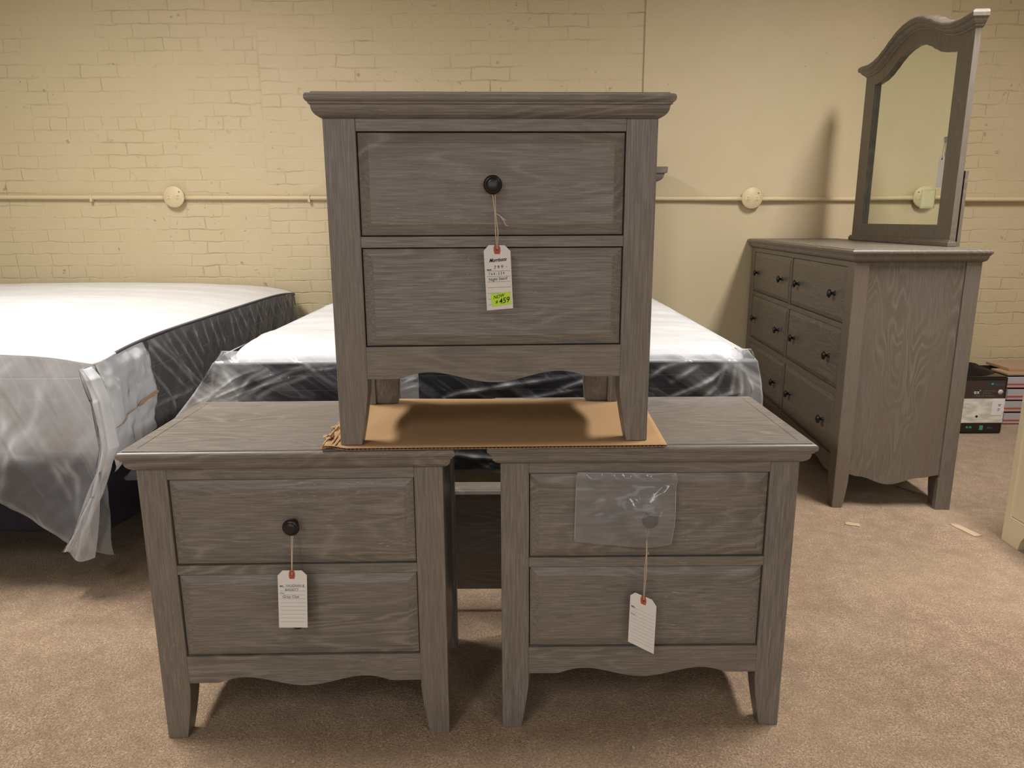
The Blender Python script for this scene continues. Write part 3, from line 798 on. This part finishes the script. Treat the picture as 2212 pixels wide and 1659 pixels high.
def mattress(root, a, b_, z0, edge_z, crown, top_mat, side_mat, seed, r=0.07, wr=0.006, rh=0.014, rd=0.045, pipe=None, end_mat=None):
    N, K = 110, 90
    def uu(t):  # denser sampling near the edges
        s = 2*t-1; return math.copysign(abs(s)**0.8, s)
    def zt(u, v):
        e = max(abs(u)**1, 0)
        du, dv = (1-abs(u))*a, (1-abs(v))*b_
        d = min(du, dv)
        roll = 1 - math.exp(-d/rd)
        z = edge_z(u, v)
        z += crown*(1-abs(u)**3.0)*(1-abs(v)**6)*roll + rh*roll
        n = noise.fractal(Vector((u*a*1.2+seed, v*b_*5.5, seed)), 0.7, 2.1, 5)
        z += wr*n*roll
        n2 = noise.noise(Vector((u*a*1.7+3*seed, v*b_*2.3, seed)))
        z += wr*0.8*n2*roll
        return z
    pts = []
    def f(i, j):
        u, v = uu(i), uu(j); x, y = rrect(u, v, a, b_, r); return (x, y, zt(u, v))
    m = MB(); m.grid(N, K, f); tp = m.build('top_panel', top_mat, root)
    # perimeter
    per = []
    for i in range(N): per.append((uu(i/N), -1.0))
    for j in range(K): per.append((1.0, uu(j/K)))
    for i in range(N): per.append((uu(1-i/N), 1.0))
    for j in range(K): per.append((-1.0, uu(1-j/K)))
    hts = [0, 0.03, 0.1, 0.3, 0.5, 0.7, 0.9, 0.97, 1.0]
    L = []
    for t in hts:
        l = []
        for k, (u, v) in enumerate(per):
            x, y = rrect(u, v, a, b_, r); ztop = zt(u, v) - 0.002
            bul = 0.010*math.sin(PI*t)**0.6 + 0.002
            nx = x / a if abs(abs(u)-1) < 1e-6 else 0; ny = y / b_ if abs(abs(v)-1) < 1e-6 else 0
            ln = math.hypot(nx, ny) or 1
            l.append((x + nx/ln*bul, y + ny/ln*bul, z0 + (ztop-z0)*t))
        L.append(l)
    m = MB(); m.loops(L, True, False, True); bo = m.build('border', side_mat, root)
    if end_mat: recolor(bo, end_mat, lambda c: c.y < -b_+0.035 and c.z > 0.001)
    m = MB()
    ring = [Vector((*rrect(u, v, a, b_, r), zt(u, v)-0.004)) for u, v in per]
    ring = [p + Vector((p.x/a*0.004, p.y/b_*0.004, 0.001)) for p in ring]; ring.append(ring[0])
    m.tube(ring, 0.0055, 6, False); pi_ = m.build('piping', pipe or side_mat, root)
    if end_mat: recolor(pi_, top_mat, lambda c: c.y < -b_+0.10)
    m = MB()
    ring = [Vector((*rrect(u, v, a+0.006, b_+0.006, r), z0+0.008)) for u, v in per]; ring.append(ring[0])
    m.tube(ring, 0.006, 6, False); m.build('piping', side_mat, root)
    return zt
def foundation(root, a, b_, z0, z1, mat, r=0.06):
    per = []
    for k in range(80):
        t = k/80*4; s = int(t); f = (t-s)*2-1
        per.append([(f, -1), (1, f), (-f, 1), (-1, -f)][s])
    per2 = []
    for u, v in per: per2.append(rrect(u, v, a, b_, r))
    for sgn in (1,):
        L = [[(x*s, y*s2, z) for x, y in per2] for z, s, s2 in ((z0, 0.97, 0.97), (z0+0.01, 0.985, 0.985), (z0+0.03, 1, 1), (z1-0.02, 1, 1), (z1, 0.985, 0.985))]
        m = MB(); m.loops(L, smooth=True); return m.build('cover', mat, root)

# --- left king bed
BX, BY, BA, BB = -2.16, 3.075, 0.965, 1.015
mt1 = thing('mattress', 'large plastic-wrapped mattress at left, white top with charcoal sides, nearest the outlet', 'mattress', (BX, BY, 0.415))
mattress(mt1, BA, BB, 0.0, lambda u, v: 0.277 + 0.036*(1-abs(v)**5*abs(u)**8), 0.045, M_TOP, M_SIDE1, 3.1, end_mat=M_END1)
M_WHITEFILM = m_film('white_film', 0.92, 0.1, (5, 5, 1), (0, 0.1, 0), 3.0, (0.95, 0.95, 0.96), 0.12, (0.40, 0.6))
F_END = m_film('sheet_film', 0.20, 0.30, (7, 7, 0.7), (0, 0.45, 0), 2.0, (0.92, 0.92, 0.94), 0.16, (0.50, 0.72))
F_SIDE = m_film('side_film', 0.07, 0.12, (1, 9.0, 0.9), (0.55, 0, 0), 1.8, (0.94, 0.94, 0.95), 0.10, (0.6, 0.8))
# near-end sheet hanging down past the box spring
def hem(x):
    if x < -1.50: return 0.294 + min(0.10, (-1.50 - x)*0.55)
    if x < -1.31: return 0.16 + (-1.31 - x)/0.19*0.134
    return 0.16 - 0.03*(x+1.31)/0.13
def sheet(u, v):
    x = -3.05 + (3.05-1.178)*u
    zt_ = 0.724 - 0.030*max(0, (x+1.45)/0.27)**2; zb = hem(x)
    z = zt_ + (zb-zt_)*v
    k = v**0.8
    f1 = noise.fractal(Vector((x*5.0 + v*1.6, v*0.9, 2.2)), 0.8, 2.0, 4)
    f2 = noise.noise(Vector((x*16 - v*3.0, v*2.0, 6.0)))
    y = 2.040 - 0.006 - 0.020*k - 0.020*k*max(-0.6, f1) - 0.007*k*f2
    y = min(y, 2.034) + BY - BB - 2.06
    return (x, y, z)
m = MB(); m.grid(320, 90, sheet)
m.v = [(p[0]-BX, p[1]-BY, p[2]-0.415) for p in m.v]
pw = m.build('plastic_wrap', F_END, mt1); SH_CR = [[(-1.47,.62),(-1.42,.69),(-1.37,.725)],[(-1.30,.70),(-1.36,.58),(-1.42,.46)],[(-1.44,.66),(-1.46,.52),(-1.52,.40)],[(-1.47,.46),(-1.42,.43),(-1.34,.42),(-1.28,.38)],[(-1.50,.30),(-1.46,.40),(-1.43,.49),(-1.36,.52)],[(-1.30,.45),(-1.26,.36),(-1.27,.24)],[(-1.38,.52),(-1.33,.42),(-1.29,.30)],[(-1.9,.70),(-1.8,.5),(-1.75,.4)],
    [(-1.50,.294),(-1.41,.226),(-1.31,.165)],[(-1.36,.57),(-1.34,.66)]]
set_attr(pw, lambda x, y, z: 0.34*crease_at(x+BX, z+0.415, SH_CR, 0.009, 0.010) + 0.42*max(0, min(1, (z+0.415-0.40)/0.08)) + 0.16*max(0.0, noise.noise(Vector((x*3, 1, z*4)))))
pw['label'] = 'milky creased plastic sheet hanging over the near end'
# gathered fold down the corner
path = [(-1.188, 0.694, 0.010), (-1.176, 0.66, 0.022), (-1.160, 0.60, 0.026), (-1.155, 0.53, 0.024), (-1.153, 0.463, 0.024), (-1.172, 0.405, 0.018), (-1.205, 0.32, 0.014), (-1.25, 0.24, 0.013), (-1.305, 0.150, 0.014)]
def fold(u, v):
    t = v*(len(path)-1); i = min(int(t), len(path)-2); f = t-i; f = f*f*(3-2*f)
    cx = path[i][0]*(1-f)+path[i+1][0]*f; cz_ = path[i][1]*(1-f)+path[i+1][1]*f; w_ = path[i][2]*(1-f)+path[i+1][2]*f
    ang = (u-0.5)*2.6*PI
    x = cx + w_*math.sin(ang*0.62)*1.0; y = 2.008 - 0.020*math.cos(ang*1.4) + 0.006*noise.noise(Vector((u*4, v*9, 1)))
    return (x - BX, y - BY - 0.012, cz_ - 0.415 + 0.006*noise.noise(Vector((u*3, v*14, 8))))
m = MB(); m.grid(26, 70, fold); m.build('gathered_fold', M_WHITEFILM, mt1)
def tail(u, v):
    xl = -1.30 + 0.06*(1-v); 
    x0 = -1.172 + (-1.300+1.172)*v**0.8; x1 = -1.166 + (-1.222+1.166)*v**1.5
    x = x0 + (x1-x0)*u; z = 0.40 + (0.132 + 0.012*math.sin(u*PI) * -1 + 0.02*(1-u) - 0.40)*v
    return (x - BX, 1.985 + 0.012*math.sin(u*5+v*2) - BY - 0.01, z - 0.415)
m = MB(); m.grid(16, 24, tail); m.build('hanging_tail', m_film('tail_film', 0.42, 0.25, (8, 8, 0.8), (0, 0, 0), 3.0), mt1)
# side of the mattress: white corner protector, slit, then clear film
def prot(u, v):
    y = 2.055 + (0.292)*u; zt_ = 0.694 + 0.036*(1-min(1, abs((y-BY)/BB))**5) - 0.002; zb = 0.43 - 0.06*(1-u)
    z = zt_ + (zb-zt_)*v; n_ = noise.fractal(Vector((y*7, z*7, 3)), 0.8, 2, 4)
    x = -1.190 + 0.014*min(1, 8*v) + 0.014*n_*min(1, 6*v) + 0.010*math.sin(v*PI)
    if u > 0.97: x -= 0.008
    return (x-BX, y-BY, z-0.415)
m = MB(); m.grid(40, 40, prot); pt = m.build('corner_protector', M_WHITEFILM, mt1); pt['label'] = 'white film corner protector, torn across'
m = MB()
for ua, ub, th in ((0.03, 0.56, 0.004), (0.56, 0.98, 0.0095)):
    up = []; lo = []
    for k in range(13):
        t_ = k/12; u = ua + (ub-ua)*t_; v0 = 0.605 - 0.03*u
        p = Vector(prot(u, v0)) + Vector((0.006, 0, 0)); w_ = th*math.sin(PI*t_)**0.8*(1+0.3*math.sin(9*t_))
        up.append(tuple(p + Vector((0, 0, w_)))); lo.append(tuple(p - Vector((0, 0, w_*0.7))))
    m.loops([lo, up], False, False, False, False)
m.build('tear', plain('torn_brown', lin(176, 142, 116), 0.8, 0.1), pt)
SIDE_CR = [[(2.334,.703),(2.443,.613),(2.633,.47)],[(2.36,.715),(2.50,.63),(2.72,.45)],[(2.418,.72),(2.582,.585),(2.828,.40)],[(2.345,.617),(2.455,.513),(2.495,.453)],[(2.47,.72),(2.60,.57),(2.70,.44)],[(2.525,.722),(2.692,.546),(2.754,.442)],
  [(2.597,.722),(2.688,.617),(2.737,.554)],[(2.68,.722),(2.76,.60)],[(2.777,.722),(2.843,.589)],[(2.85,.722),(2.91,.60)],[(2.912,.722),(2.979,.594)],[(3.035,.722),(3.093,.594)],[(3.088,.722),(3.165,.593)],[(3.168,.72),(3.242,.601)],
  [(3.282,.718),(3.35,.617)],[(3.38,.715),(3.43,.62)],[(3.469,.708),(3.517,.627)],[(3.58,.705),(3.62,.62)],[(3.679,.70),(3.72,.623)],[(3.80,.70),(3.84,.60)],[(2.318,.499),(2.559,.488),(2.678,.487)]]
def side_cr(y, z): return crease_at(y, z, SIDE_CR, 0.0070, 0.003)
def sidef(u, v):
    y = 2.34 + 1.72*u; e = 0.694 + 0.036*(1-abs((y-BY)/BB)**5); z = e - 0.006 - (0.29)*v - 0.04*v*(1-u)
    x = -1.195 + 0.018 + 0.007*noise.fractal(Vector((y*9 + (z-0.7)*11, z*3, 4)), 0.8, 2, 4) + 0.006*side_cr(y, z)
    return (x-BX, y-BY, z-0.415)
m = MB(); m.grid(420, 60, sidef); sf = m.build('side_film', F_SIDE, mt1)
set_attr(sf, lambda x, y, z: 0.42*side_cr(y+BY, z+0.415))
bs1 = thing('box_spring', 'dark navy box spring under the left mattress', 'box spring', (BX, BY, 0.165))
foundation(bs1, BA, BB-0.005, 0.0, 0.248, M_FND)
fr1 = thing('bed_frame', 'low dark metal bed frame under the left bed', 'bed frame', (BX, BY, 0))
m = MB()
for s in (-1, 1):
    m.box(s*(BA-0.06), s*(BA-0.03), -BB+0.25, BB-0.05, 0.135, 0.163); m.box(s*(BA-0.06), s*(BA-0.056), -BB+0.25, BB-0.05, 0.135, 0.163)
for yy in (-0.62, 0.0, 0.65): m.box(-BA+0.06, BA-0.06, yy-0.02, yy+0.02, 0.135, 0.160)
m.build('side_rails', M_METAL, fr1, 0.002)
for s in (-1, 0, 1):
    for yy in (-0.62, 0.65):
        m = MB(); m.lathe([(0.016, 0.0), (0.022, 0.004), (0.022, 0.03), (0.014, 0.04), (0.014, 0.134)], 14, 'z', (s*(BA-0.10), yy, 0)); m.build('leg', M_METAL, fr1)

# --- middle queen bed: headboard, footboard, box spring, mattress
CX, CY, CA, CB_ = -0.075, 3.120, 0.765, 1.000
bd = thing('bed_frame', 'grey wood bed with crowned headboard behind the stacked nightstands', 'bed', (CX+0.03, 0, 0))
m = MB(); m.box(-0.745, 0.745, 4.03, 4.065, 0.30, 1.27); m.build('headboard', WXd, bd, 0.002)
for s in (-1, 1):
    m = MB(); m.box(s*0.705, s*0.778, 4.015, 4.085, 0.0, 1.282); m.build('post', WZd, bd, 0.003)
m = MB(); L = []
for o, z in ((0, 1.278), (0.03, 1.282), (0.052, 1.291), (0.062, 1.305), (0.066, 1.322), (0.078, 1.325), (0.080, 1.356)):
    L.append([(-0.778-o, 4.012-o*0.8, z), (0.778+o, 4.012-o*0.8, z), (0.778+o, 4.10, z), (-0.778-o, 4.10, z)])
m.loops(L); m.build('crown', WXd, bd, 0.001)
m = MB(); m.box(-0.77, 0.77, 1.892, 1.925, 0.075, 0.352); m.build('footboard', WXd, bd, 0.002)
m = MB(); L = []
for y0, y1, z in ((1.885, 1.935, 0.350), (1.878, 1.945, 0.356), (1.876, 1.948, 0.364), (1.880, 1.944, 0.3725), (1.884, 1.942, 0.3735), (1.886, 1.940, 0.3765)):
    L.append([(-0.80, y0, z), (0.80, y0, z), (0.80, y1, z), (-0.80, y1, z)])
m.loops(L); m.build('footboard_cap', WXd, bd, 0.001)
for s in (-1, 1):
    m = MB(); m.box(s*0.72, s*0.79, 1.884, 1.935, 0.0, 0.350); m.build('post', WZd, bd, 0.003)
    m = MB(); m.box(s*0.768, s*0.79, 1.935, 4.02, 0.10, 0.24); m.build('side_rail', WXd, bd, 0.002)
m = MB()
for yy in (2.3, 2.8, 3.3, 3.8): m.box(-0.768, 0.768, yy-0.04, yy+0.04, 0.115, 0.135)
m.build('slats', WXd, bd, 0.001)
for yy in (2.3, 3.3):
    m = MB(); m.box(-0.02, 0.02, yy-0.02, yy+0.02, 0.0, 0.115); m.build('leg', WZd, bd, 0.001)
bs2 = thing('box_spring', 'pale ticking box spring inside the middle bed, seen between the lower nightstands', 'box spring', (CX, CY, 0.135))
foundation(bs2, CA-0.03, CB_, 0.0, 0.215, M_PALE)
for xs, tx in ((-0.10, 'II:1'), (0.0, 'K1'), (0.055, 'lllI'), (0.115, 'II')):
    m_ = text('lettering', tx, 0.030, M_INK, bs2, (xs - 0.05, -CB_-0.0015, 0.150), bold=0.0006)
mt2 = thing('mattress', 'plastic-wrapped mattress on the middle bed, white top with black sides', 'mattress', (CX, CY, 0.352))
mattress(mt2, CA, CB_, 0.0, lambda u, v: 0.336 + 0.006*(1-abs(v)**4), 0.010, M_TOP, M_SIDE2, 8.7, 0.075, 0.010, 0.040, 0.022, M_TOP)
m = MB(); m.box(-0.33-CX, -0.275-CX, -CB_-0.0145, -CB_-0.0125, 0.185, 0.315)
lw = m.build('law_label', M_CARD, mt2); lw['label'] = 'white sewn-on label with black print'
text('lettering', 'ummel', 0.018, M_INK, lw, (-0.325-CX, -CB_-0.0155, 0.275), bold=0.0002)
# clear bag around the near end of the middle mattress
def bag_path(t):
    # left side (far -> near), near face, right side (near -> far)
    a_, b_ = CA+0.016, CB_+0.018
    LS = 1.9; W_ = 2*a_; tot = LS + W_ + LS; s = t*tot
    if s < LS: return (-a_, -b_ + (LS - s), -1, 0, 0)
    if s < LS + W_: return (-a_ + (s-LS), -b_, 0, -1, 1)
    return (a_, -b_ + (s-LS-W_), 1, 0, 2)
BAG_CR = [[(-.517,.683),(-.629,.666),(-.741,.611),(-.826,.576)],[(-.548,.665),(-.687,.613),(-.743,.586)],[(-.826,.576),(-.766,.639),(-.71,.666)],[(.613,.66),(.535,.612),(.455,.575)],
  [(.623,.674),(.574,.633),(.508,.591)],[(.538,.674),(.466,.622)],[(.504,.684),(.438,.661),(.405,.636)],[(.195,.651),(-.008,.621),(-.144,.594),(-.199,.578)],[(.195,.609),(.032,.577)],
  [(-.279,.637),(-.323,.62)],[(-.273,.616),(-.323,.601)],[(.653,.674),(.638,.591),(.591,.574)],[(.62,.68),(.60,.62),(.56,.58)],[(-.84,.67),(-.80,.60),(-.82,.54)],[(-.60,.684),(-.57,.66),(-.50,.675)],[(.30,.67),(.20,.63),(.12,.60)],[(.66,.66),(.67,.60),(.66,.56)],
  [(-.2,.42),(-.1,.40),(.0,.385)],[(-.1,.44),(.0,.42),(.05,.41)]]
def bag_cr(x, z): return crease_at(x, z, BAG_CR, 0.0055, 0.004)
def bag(u, v):
    u = u/0.12*0.35*1.0 if u < 0.12 else (0.35 + (u-0.12)/0.76*0.30 if u < 0.88 else 0.65 + (u-0.88)/0.12*0.35)
    x, y, nx, ny, seg = bag_path(u)
    e = 0.338
    zz = e + 0.028 - 0.367*v
    k = v**1.2
    dl_ = math.exp(-((x+CA)**2 + (y+CB_)**2)/0.10)
    dr_ = math.exp(-((x-CA)**2 + (y+CB_)**2)/0.012)
    f1 = noise.fractal(Vector((x*4.0 - zz*5, y*4.0, zz*4)), 0.8, 2.1, 4)
    out = 0.004 + 0.012*k + 0.018*k*max(-0.5, f1)
    out -= 0.030*max(0.0, 1 - v/0.085)**0.7
    if seg == 1: out += 0.010*bag_cr(x+CX, zz+0.352)
    X = x + nx*out - 0.28*dl_*k*(1.0 if seg != 2 else 0) + 0.030*dr_*math.sin(PI*min(1, v*1.15))
    Y = y + ny*out - 0.05*dl_*k
    zz += 0.012*math.exp(-((u-0.0)**2)/0.01)*0
    return (X, Y, zz)
m = MB(); m.grid(480, 80, bag)
bg = m.build('plastic_bag', m_film('bag_film', 0.06, 0.30, (1.0, 1.0, 9.0), (0, -0.6, 0), 1.9, (0.95, 0.95, 0.96), 0.16, (0.55, 0.72)), mt2)
set_attr(bg, lambda x, y, z: (0.72*bag_cr(x+CX, z+0.352) if y < -CB_+0.2 else 0.0) + 0.60*math.exp(-((x+CA+0.06)**2+(y+CB_)**2)/0.016)*(0.7+noise.noise(Vector((x*14, z*14, 2)))) + 0.62*math.exp(-((x-CA-0.01)**2+(y+CB_)**2)/0.009)*(0.7+noise.noise(Vector((x*12, z*12, 2)))))
bg['label'] = 'clear creased plastic bag around the mattress'

# ------------------------------------------------------------------ things by the right wall
def m_print(col, rough=0.35): return plain('print_%d_%d_%d' % tuple(int(255*c) for c in col[:3]), col, rough, 0.5)
px0, px1, py, pd, ph = 2.02, 2.528, 3.640, 0.30, 0.302
bx = thing('packaged_bedding', 'black zip package with a white front card on the carpet behind the dresser', 'package', (0, 0, 0))
m = MB(); m.box(px0, px1, py, py+pd, 0.0, ph); m.build('case', m_print(lin(26, 22, 22), 0.25), bx, 0.012, 3)
m = MB(); m.box(px0+0.01, px1-0.016, py-0.0015, py+0.001, 0.190, 0.282); hdr = m.build('header_panel', m_print(lin(62, 52, 48), 0.3), bx)
m = MB(); m.box(px0+0.01, px1-0.006, py-0.0018, py+0.001, 0.060, 0.188)
t = NT('quilt_print', 0.6, 0.3); n_ = t.noise(t.mapping(t.coord(), (1, 1, 2.5), (0, 0.6, 0)), 14, 4)
t.base(t.ramp(n_, [(0.4, lin(196, 190, 178)), (0.62, lin(226, 222, 212))])); t.nrm(t.bump(n_, 0.4, 0.004))
qp = m.build('picture_card', t.m, bx)
m = MB(); m.box(px0+0.01, px1-0.018, py-0.0018, py+0.001, 0.012, 0.058); ft = m.build('footer_panel', m_print(lin(38, 30, 30), 0.3), bx)
m = MB(); m.box(px1-0.070, px1-0.014, py-0.003, py-0.002, 0.100, 0.183); m.build('barcode_label', m_print(lin(224, 220, 222), 0.5), qp)
for i, (xx, zz, w_) in enumerate(((2.458, 0.155, 0.026), (2.460, 0.148, 0.018), (2.458, 0.132, 0.022), (2.458, 0.124, 0.016))):
    m = MB(); m.box(xx+0.03, xx+0.03+w_*0.6, py-0.0036, py-0.0031, zz, zz+0.0035); m.build('print_bar', M_INKG, qp)
text('lettering', "ex'", 0.030, M_CARD, hdr, (2.356, py-0.0022, 0.213))
text('lettering', '|', 0.024, M_INKG, hdr, (2.402, py-0.0022, 0.216))
text('lettering', 'Performance', 0.0105, M_INKG, hdr, (2.412, py-0.0022, 0.2255))
text('lettering', 'Bedding', 0.0105, M_INKG, hdr, (2.412, py-0.0022, 0.2140))
text('lettering', 'a Mattress Protector', 0.0125, M_INKG, hdr, (2.358, py-0.0022, 0.199))
m = MB(); m.lathe([(0.0135, -0.001), (0.0135, -0.0028), (0.0, -0.003)], 24, 'y', (2.492, py, 0.222)); m.build('round_seal', m_print(lin(196, 186, 184), 0.4), hdr)
m = MB(); m.lathe([(0.008, -0.001), (0.008, -0.0028), (0.0, -0.003)], 20, 'y', (2.447, py, 0.262)); m.build('logo_dot', m_print(lin(44, 122, 150), 0.4), hdr)
text('lettering', 'Comfort', 0.014, m_print(lin(48, 112, 146), 0.4), hdr, (2.459, py-0.0022, 0.2575))
m = MB(); m.lathe([(0.006, -0.001), (0.006, -0.003), (0.0, -0.0032)], 16, 'y', (2.386, py, 0.094)); m.build('print_dot', M_INK, qp)
for xx in (2.345, 2.362):
    m = MB(); m.lathe([(0.0075, -0.001), (0.0075, -0.003), (0.0, -0.0032)], 16, 'y', (xx, py, 0.034)); m.build('green_dot', m_print(lin(44, 130, 100), 0.4), ft)
m = MB(); m.box(2.408, 2.426, py-0.003, py-0.002, 0.022, 0.046); m.build('green_badge', m_print(lin(60, 150, 116), 0.4), ft)
text('lettering', 'Queen', 0.010, M_INKG, ft, (2.448, py-0.0022, 0.030))
# black bag lying on it
def bagtop(u, v):
    a_ = 2*PI*u; rr_ = math.sin(PI*min(1, v)*0.5)
    x = 2.27 + (0.30 + 0.02*noise.noise(Vector((u*7, v*3, 1))))*rr_*math.cos(a_) - 0.02; y = 3.80 + 0.15*rr_*math.sin(a_)
    hgt = 0.085*(1 - rr_**3) * (1.05 - 0.9*max(0, (x-2.27)/0.28)) + 0.022*abs(noise.noise(Vector((x*24, y*20, 3))))*(1-rr_**4)
    if x > 2.52: x = 2.52
    return (x, y, ph + 0.001 + max(0, hgt))
m = MB(); m.grid(64, 26, bagtop)
tag(m.build('black_plastic_bag', plain('black_poly', lin(22, 19, 19), 0.55, 0.25)), 'crumpled black plastic bag lying on the black package', 'plastic bag')
# stack of flat boxes
M_SIL = m_print(lin(176, 172, 180), 0.25); M_RED = m_print(lin(176, 84, 66), 0.5); M_KRF = m_cardboard('kraft_lid', lin(178, 148, 118))
labs = ['silver and red striped flat box at the bottom of its stack by the back wall', 'silver and red striped flat box, second from the bottom of the stack',
        'silver and red striped flat box, third from the bottom of the stack', 'silver and red striped flat box on top of the stack by the back wall']
proto = None
for i in range(4):
    hb = 0.0660
    if proto is None:
        o = thing('flat_box', labs[0], 'box', (2.646, 3.815, 0.0), 0.0, 'striped flat boxes by the wall')
        m = MB(); m.box(0, 0.55, 0.0, 0.31, 0.003, hb-0.0035); m.build('sleeve', M_SIL, o, 0.002)
        m = MB(); m.box(0.0, 0.55, -0.001, 0.0005, 0.018, 0.027); m.box(0.0, 0.55, -0.001, 0.0005, 0.005, 0.008); m.build('stripe', M_RED, o)
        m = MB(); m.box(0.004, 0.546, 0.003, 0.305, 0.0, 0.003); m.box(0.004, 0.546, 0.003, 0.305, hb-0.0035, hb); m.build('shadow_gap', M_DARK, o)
        proto = o
    else:
        o = copy_tree(proto); o['label'] = labs[i]
    o.location = (2.646 + (0.004, -0.003, 0.006, 0.0)[i], 3.815 + (0, 0.004, 0.0, 0.006)[i], hb*i)
m = MB(); m.box(2.56, 3.20, 3.86, 4.12, 0.0, 0.262); m.box(2.57, 2.9, 3.85, 4.0, 0.264, 0.276)
# (boards lie on the stack)
m = MB(); m.box(2.655, 3.18, 3.84, 3.98, 0.2642, 0.276); m.box(2.70, 3.16, 3.90, 4.10, 0.2762, 0.292)
tag(m.build('loose_boards', M_KRF, None, 0.002), 'tan flat boards lying on the stack of striped boxes', 'board')

# cream cabinet cut off by the right edge of the picture
M_CREAM = plain('cream_lacquer', lin(222, 208, 176), 0.4, 0.45)
cc = thing('cream_cabinet', 'cream painted cabinet cut off by the right edge of the photo', 'cabinet', (0, 0, 0))
cx0, cy1 = 1.697, 2.367
m = MB(); m.box(cx0+0.004, cx0+0.020, cy1-0.60, cy1-0.028, 0.098, 0.86); m.build('side_panel', M_CREAM, cc, 0.0015)
m = MB(); m.box(cx0, cx0+0.03, cy1-0.030, cy1, 0.0, 0.86); m.build('corner_post', M_CREAM, cc, 0.002)
m = MB()
yz = [(cy1-0.030, 0.0), (cy1-0.085, 0.0), (cy1-0.092, 0.030), (cy1-0.105, 0.052), (cy1-0.13, 0.062), (cy1-0.30, 0.066), (cy1-0.53, 0.062), (cy1-0.56, 0.04), (cy1-0.57, 0.0), (cy1-0.60, 0.0)]
for (ya, za), (yb_, zb_) in zip(yz, yz[1:]):
    if abs(ya-yb_) < 1e-6: continue
    m.hexa([(cx0+0.0, ya, za), (cx0+0.0, yb_, zb_), (cx0+0.024, yb_, zb_), (cx0+0.024, ya, za), (cx0, ya, 0.0955), (cx0, yb_, 0.0955), (cx0+0.024, yb_, 0.0955), (cx0+0.024, ya, 0.0955)])
m.build('base_rail', M_CREAM, cc, 0.001)
m = MB(); m.box(cx0+0.020, 2.5, cy1-0.585, cy1-0.012, 0.10, 0.855); m.build('carcass', M_CREAM, cc, 0.002)
m = MB(); m.box(cx0+0.04, 2.48, cy1-0.58, cy1-0.55, 0.0, 0.10); m.build('back_rail', M_CREAM, cc, 0.001)
m = MB(); m.box(cx0-0.006, 2.52, cy1-0.61, cy1+0.006, 0.86, 0.885); m.build('top', M_CREAM, cc, 0.003)

# marks and litter on the carpet
M_TAPE = plain('pale_tape', lin(190, 166, 139), 0.8, 0.2)
def scrap(name, label, cat, x, y, w_, d_, rz, mat=M_TAPE, h_=0.0018, group=None):
    m = MB(); 
    m.grid(6, 4, lambda u, v: ((u-0.5)*w_ + 0.06*w_*noise.noise(Vector((v*5, x, 1))), (v-0.5)*d_ + 0.08*d_*noise.noise(Vector((u*5, y, 2))), h_ + 0.0008*noise.noise(Vector((u*4, v*4, x)))))
    o = m.build(name, mat, solid=0.0012); o.location = (x, y, 0.0); o.rotation_euler = (0, 0, rz)
    return tag(o, label, cat, group)
scrap('tape_scrap', 'pale rectangle of tape on the carpet in front of the dresser', 'tape', 1.620, 2.446, 0.030, 0.115, 0.25)
scrap('paper_scrap', 'small faint pale scrap on the carpet near the dresser front leg', 'scrap', 1.240, 2.50, 0.050, 0.028, -0.4, plain('faint_scrap', lin(186, 162, 135), 0.9, 0.1))
scrap('white_crumb', 'tiny white crumb on the carpet before the left nightstand', 'crumb', -0.4555, 1.3574-0.05, 0.006, 0.008, 0.3)
scrap('white_crumb', 'tiny white crumb on the carpet under the right nightstand apron', 'crumb', 0.2533, 1.3758-0.03, 0.005, 0.009, 0.1)
scrap('clear_wrapper', 'pale wrapper scrap on the carpet beneath the dresser', 'wrapper', 1.66, 2.84, 0.07, 0.15, 0.55, plain('wrapper', lin(150, 128, 118), 0.5, 0.4))

# ------------------------------------------------------------------ light: ceiling fluorescents and a front fill
def troffer(x, y, sx, sy, e, col=(1.0, 0.965, 0.925), rz=0.0):
    li = bpy.data.lights.new('ceiling_light', 'AREA'); li.shape = 'RECTANGLE'; li.size = sx; li.size_y = sy
    li.energy = e; li.color = col; li.spread = math.radians(162)
    o = bpy.data.objects.new('ceiling_light', li); COL.objects.link(o); o.location = (x, y, ZC - 0.03); o.rotation_euler = (0, 0, rz)
troffer(-1.75, 1.98, 0.3, 1.2, 64)
troffer(1.75, 1.98, 0.3, 1.2, 64)
troffer(-1.2, -1.2, 0.3, 1.2, 20)
troffer(1.75, -1.8, 0.3, 1.2, 16)
li = bpy.data.lights.new('front_fill', 'AREA'); li.shape = 'RECTANGLE'; li.size = 5.0; li.size_y = 1.6; li.energy = 37; li.color = (0.88, 0.95, 1.0)  # broad cool fill added behind the camera for the furniture fronts; no window there
o = bpy.data.objects.new('front_fill', li); COL.objects.link(o); o.location = (-0.3, YB+0.05, 1.5); o.rotation_euler = (PI/2, 0, 0)
w = bpy.data.worlds.new('world'); S.world = w; w.use_nodes = True
w.node_tree.nodes['Background'].inputs[0].default_value = (1, 0.95, 0.85, 1); w.node_tree.nodes['Background'].inputs[1].default_value = 0.02

S.view_settings.view_transform = 'Standard'; S.view_settings.look = 'None'
S.view_settings.gamma = 1; S.view_settings.use_curve_mapping = False
S.view_settings.exposure = 0.22
S.cycles.max_bounces = 10; S.cycles.transparent_max_bounces = 16
S.cycles.use_denoising = True
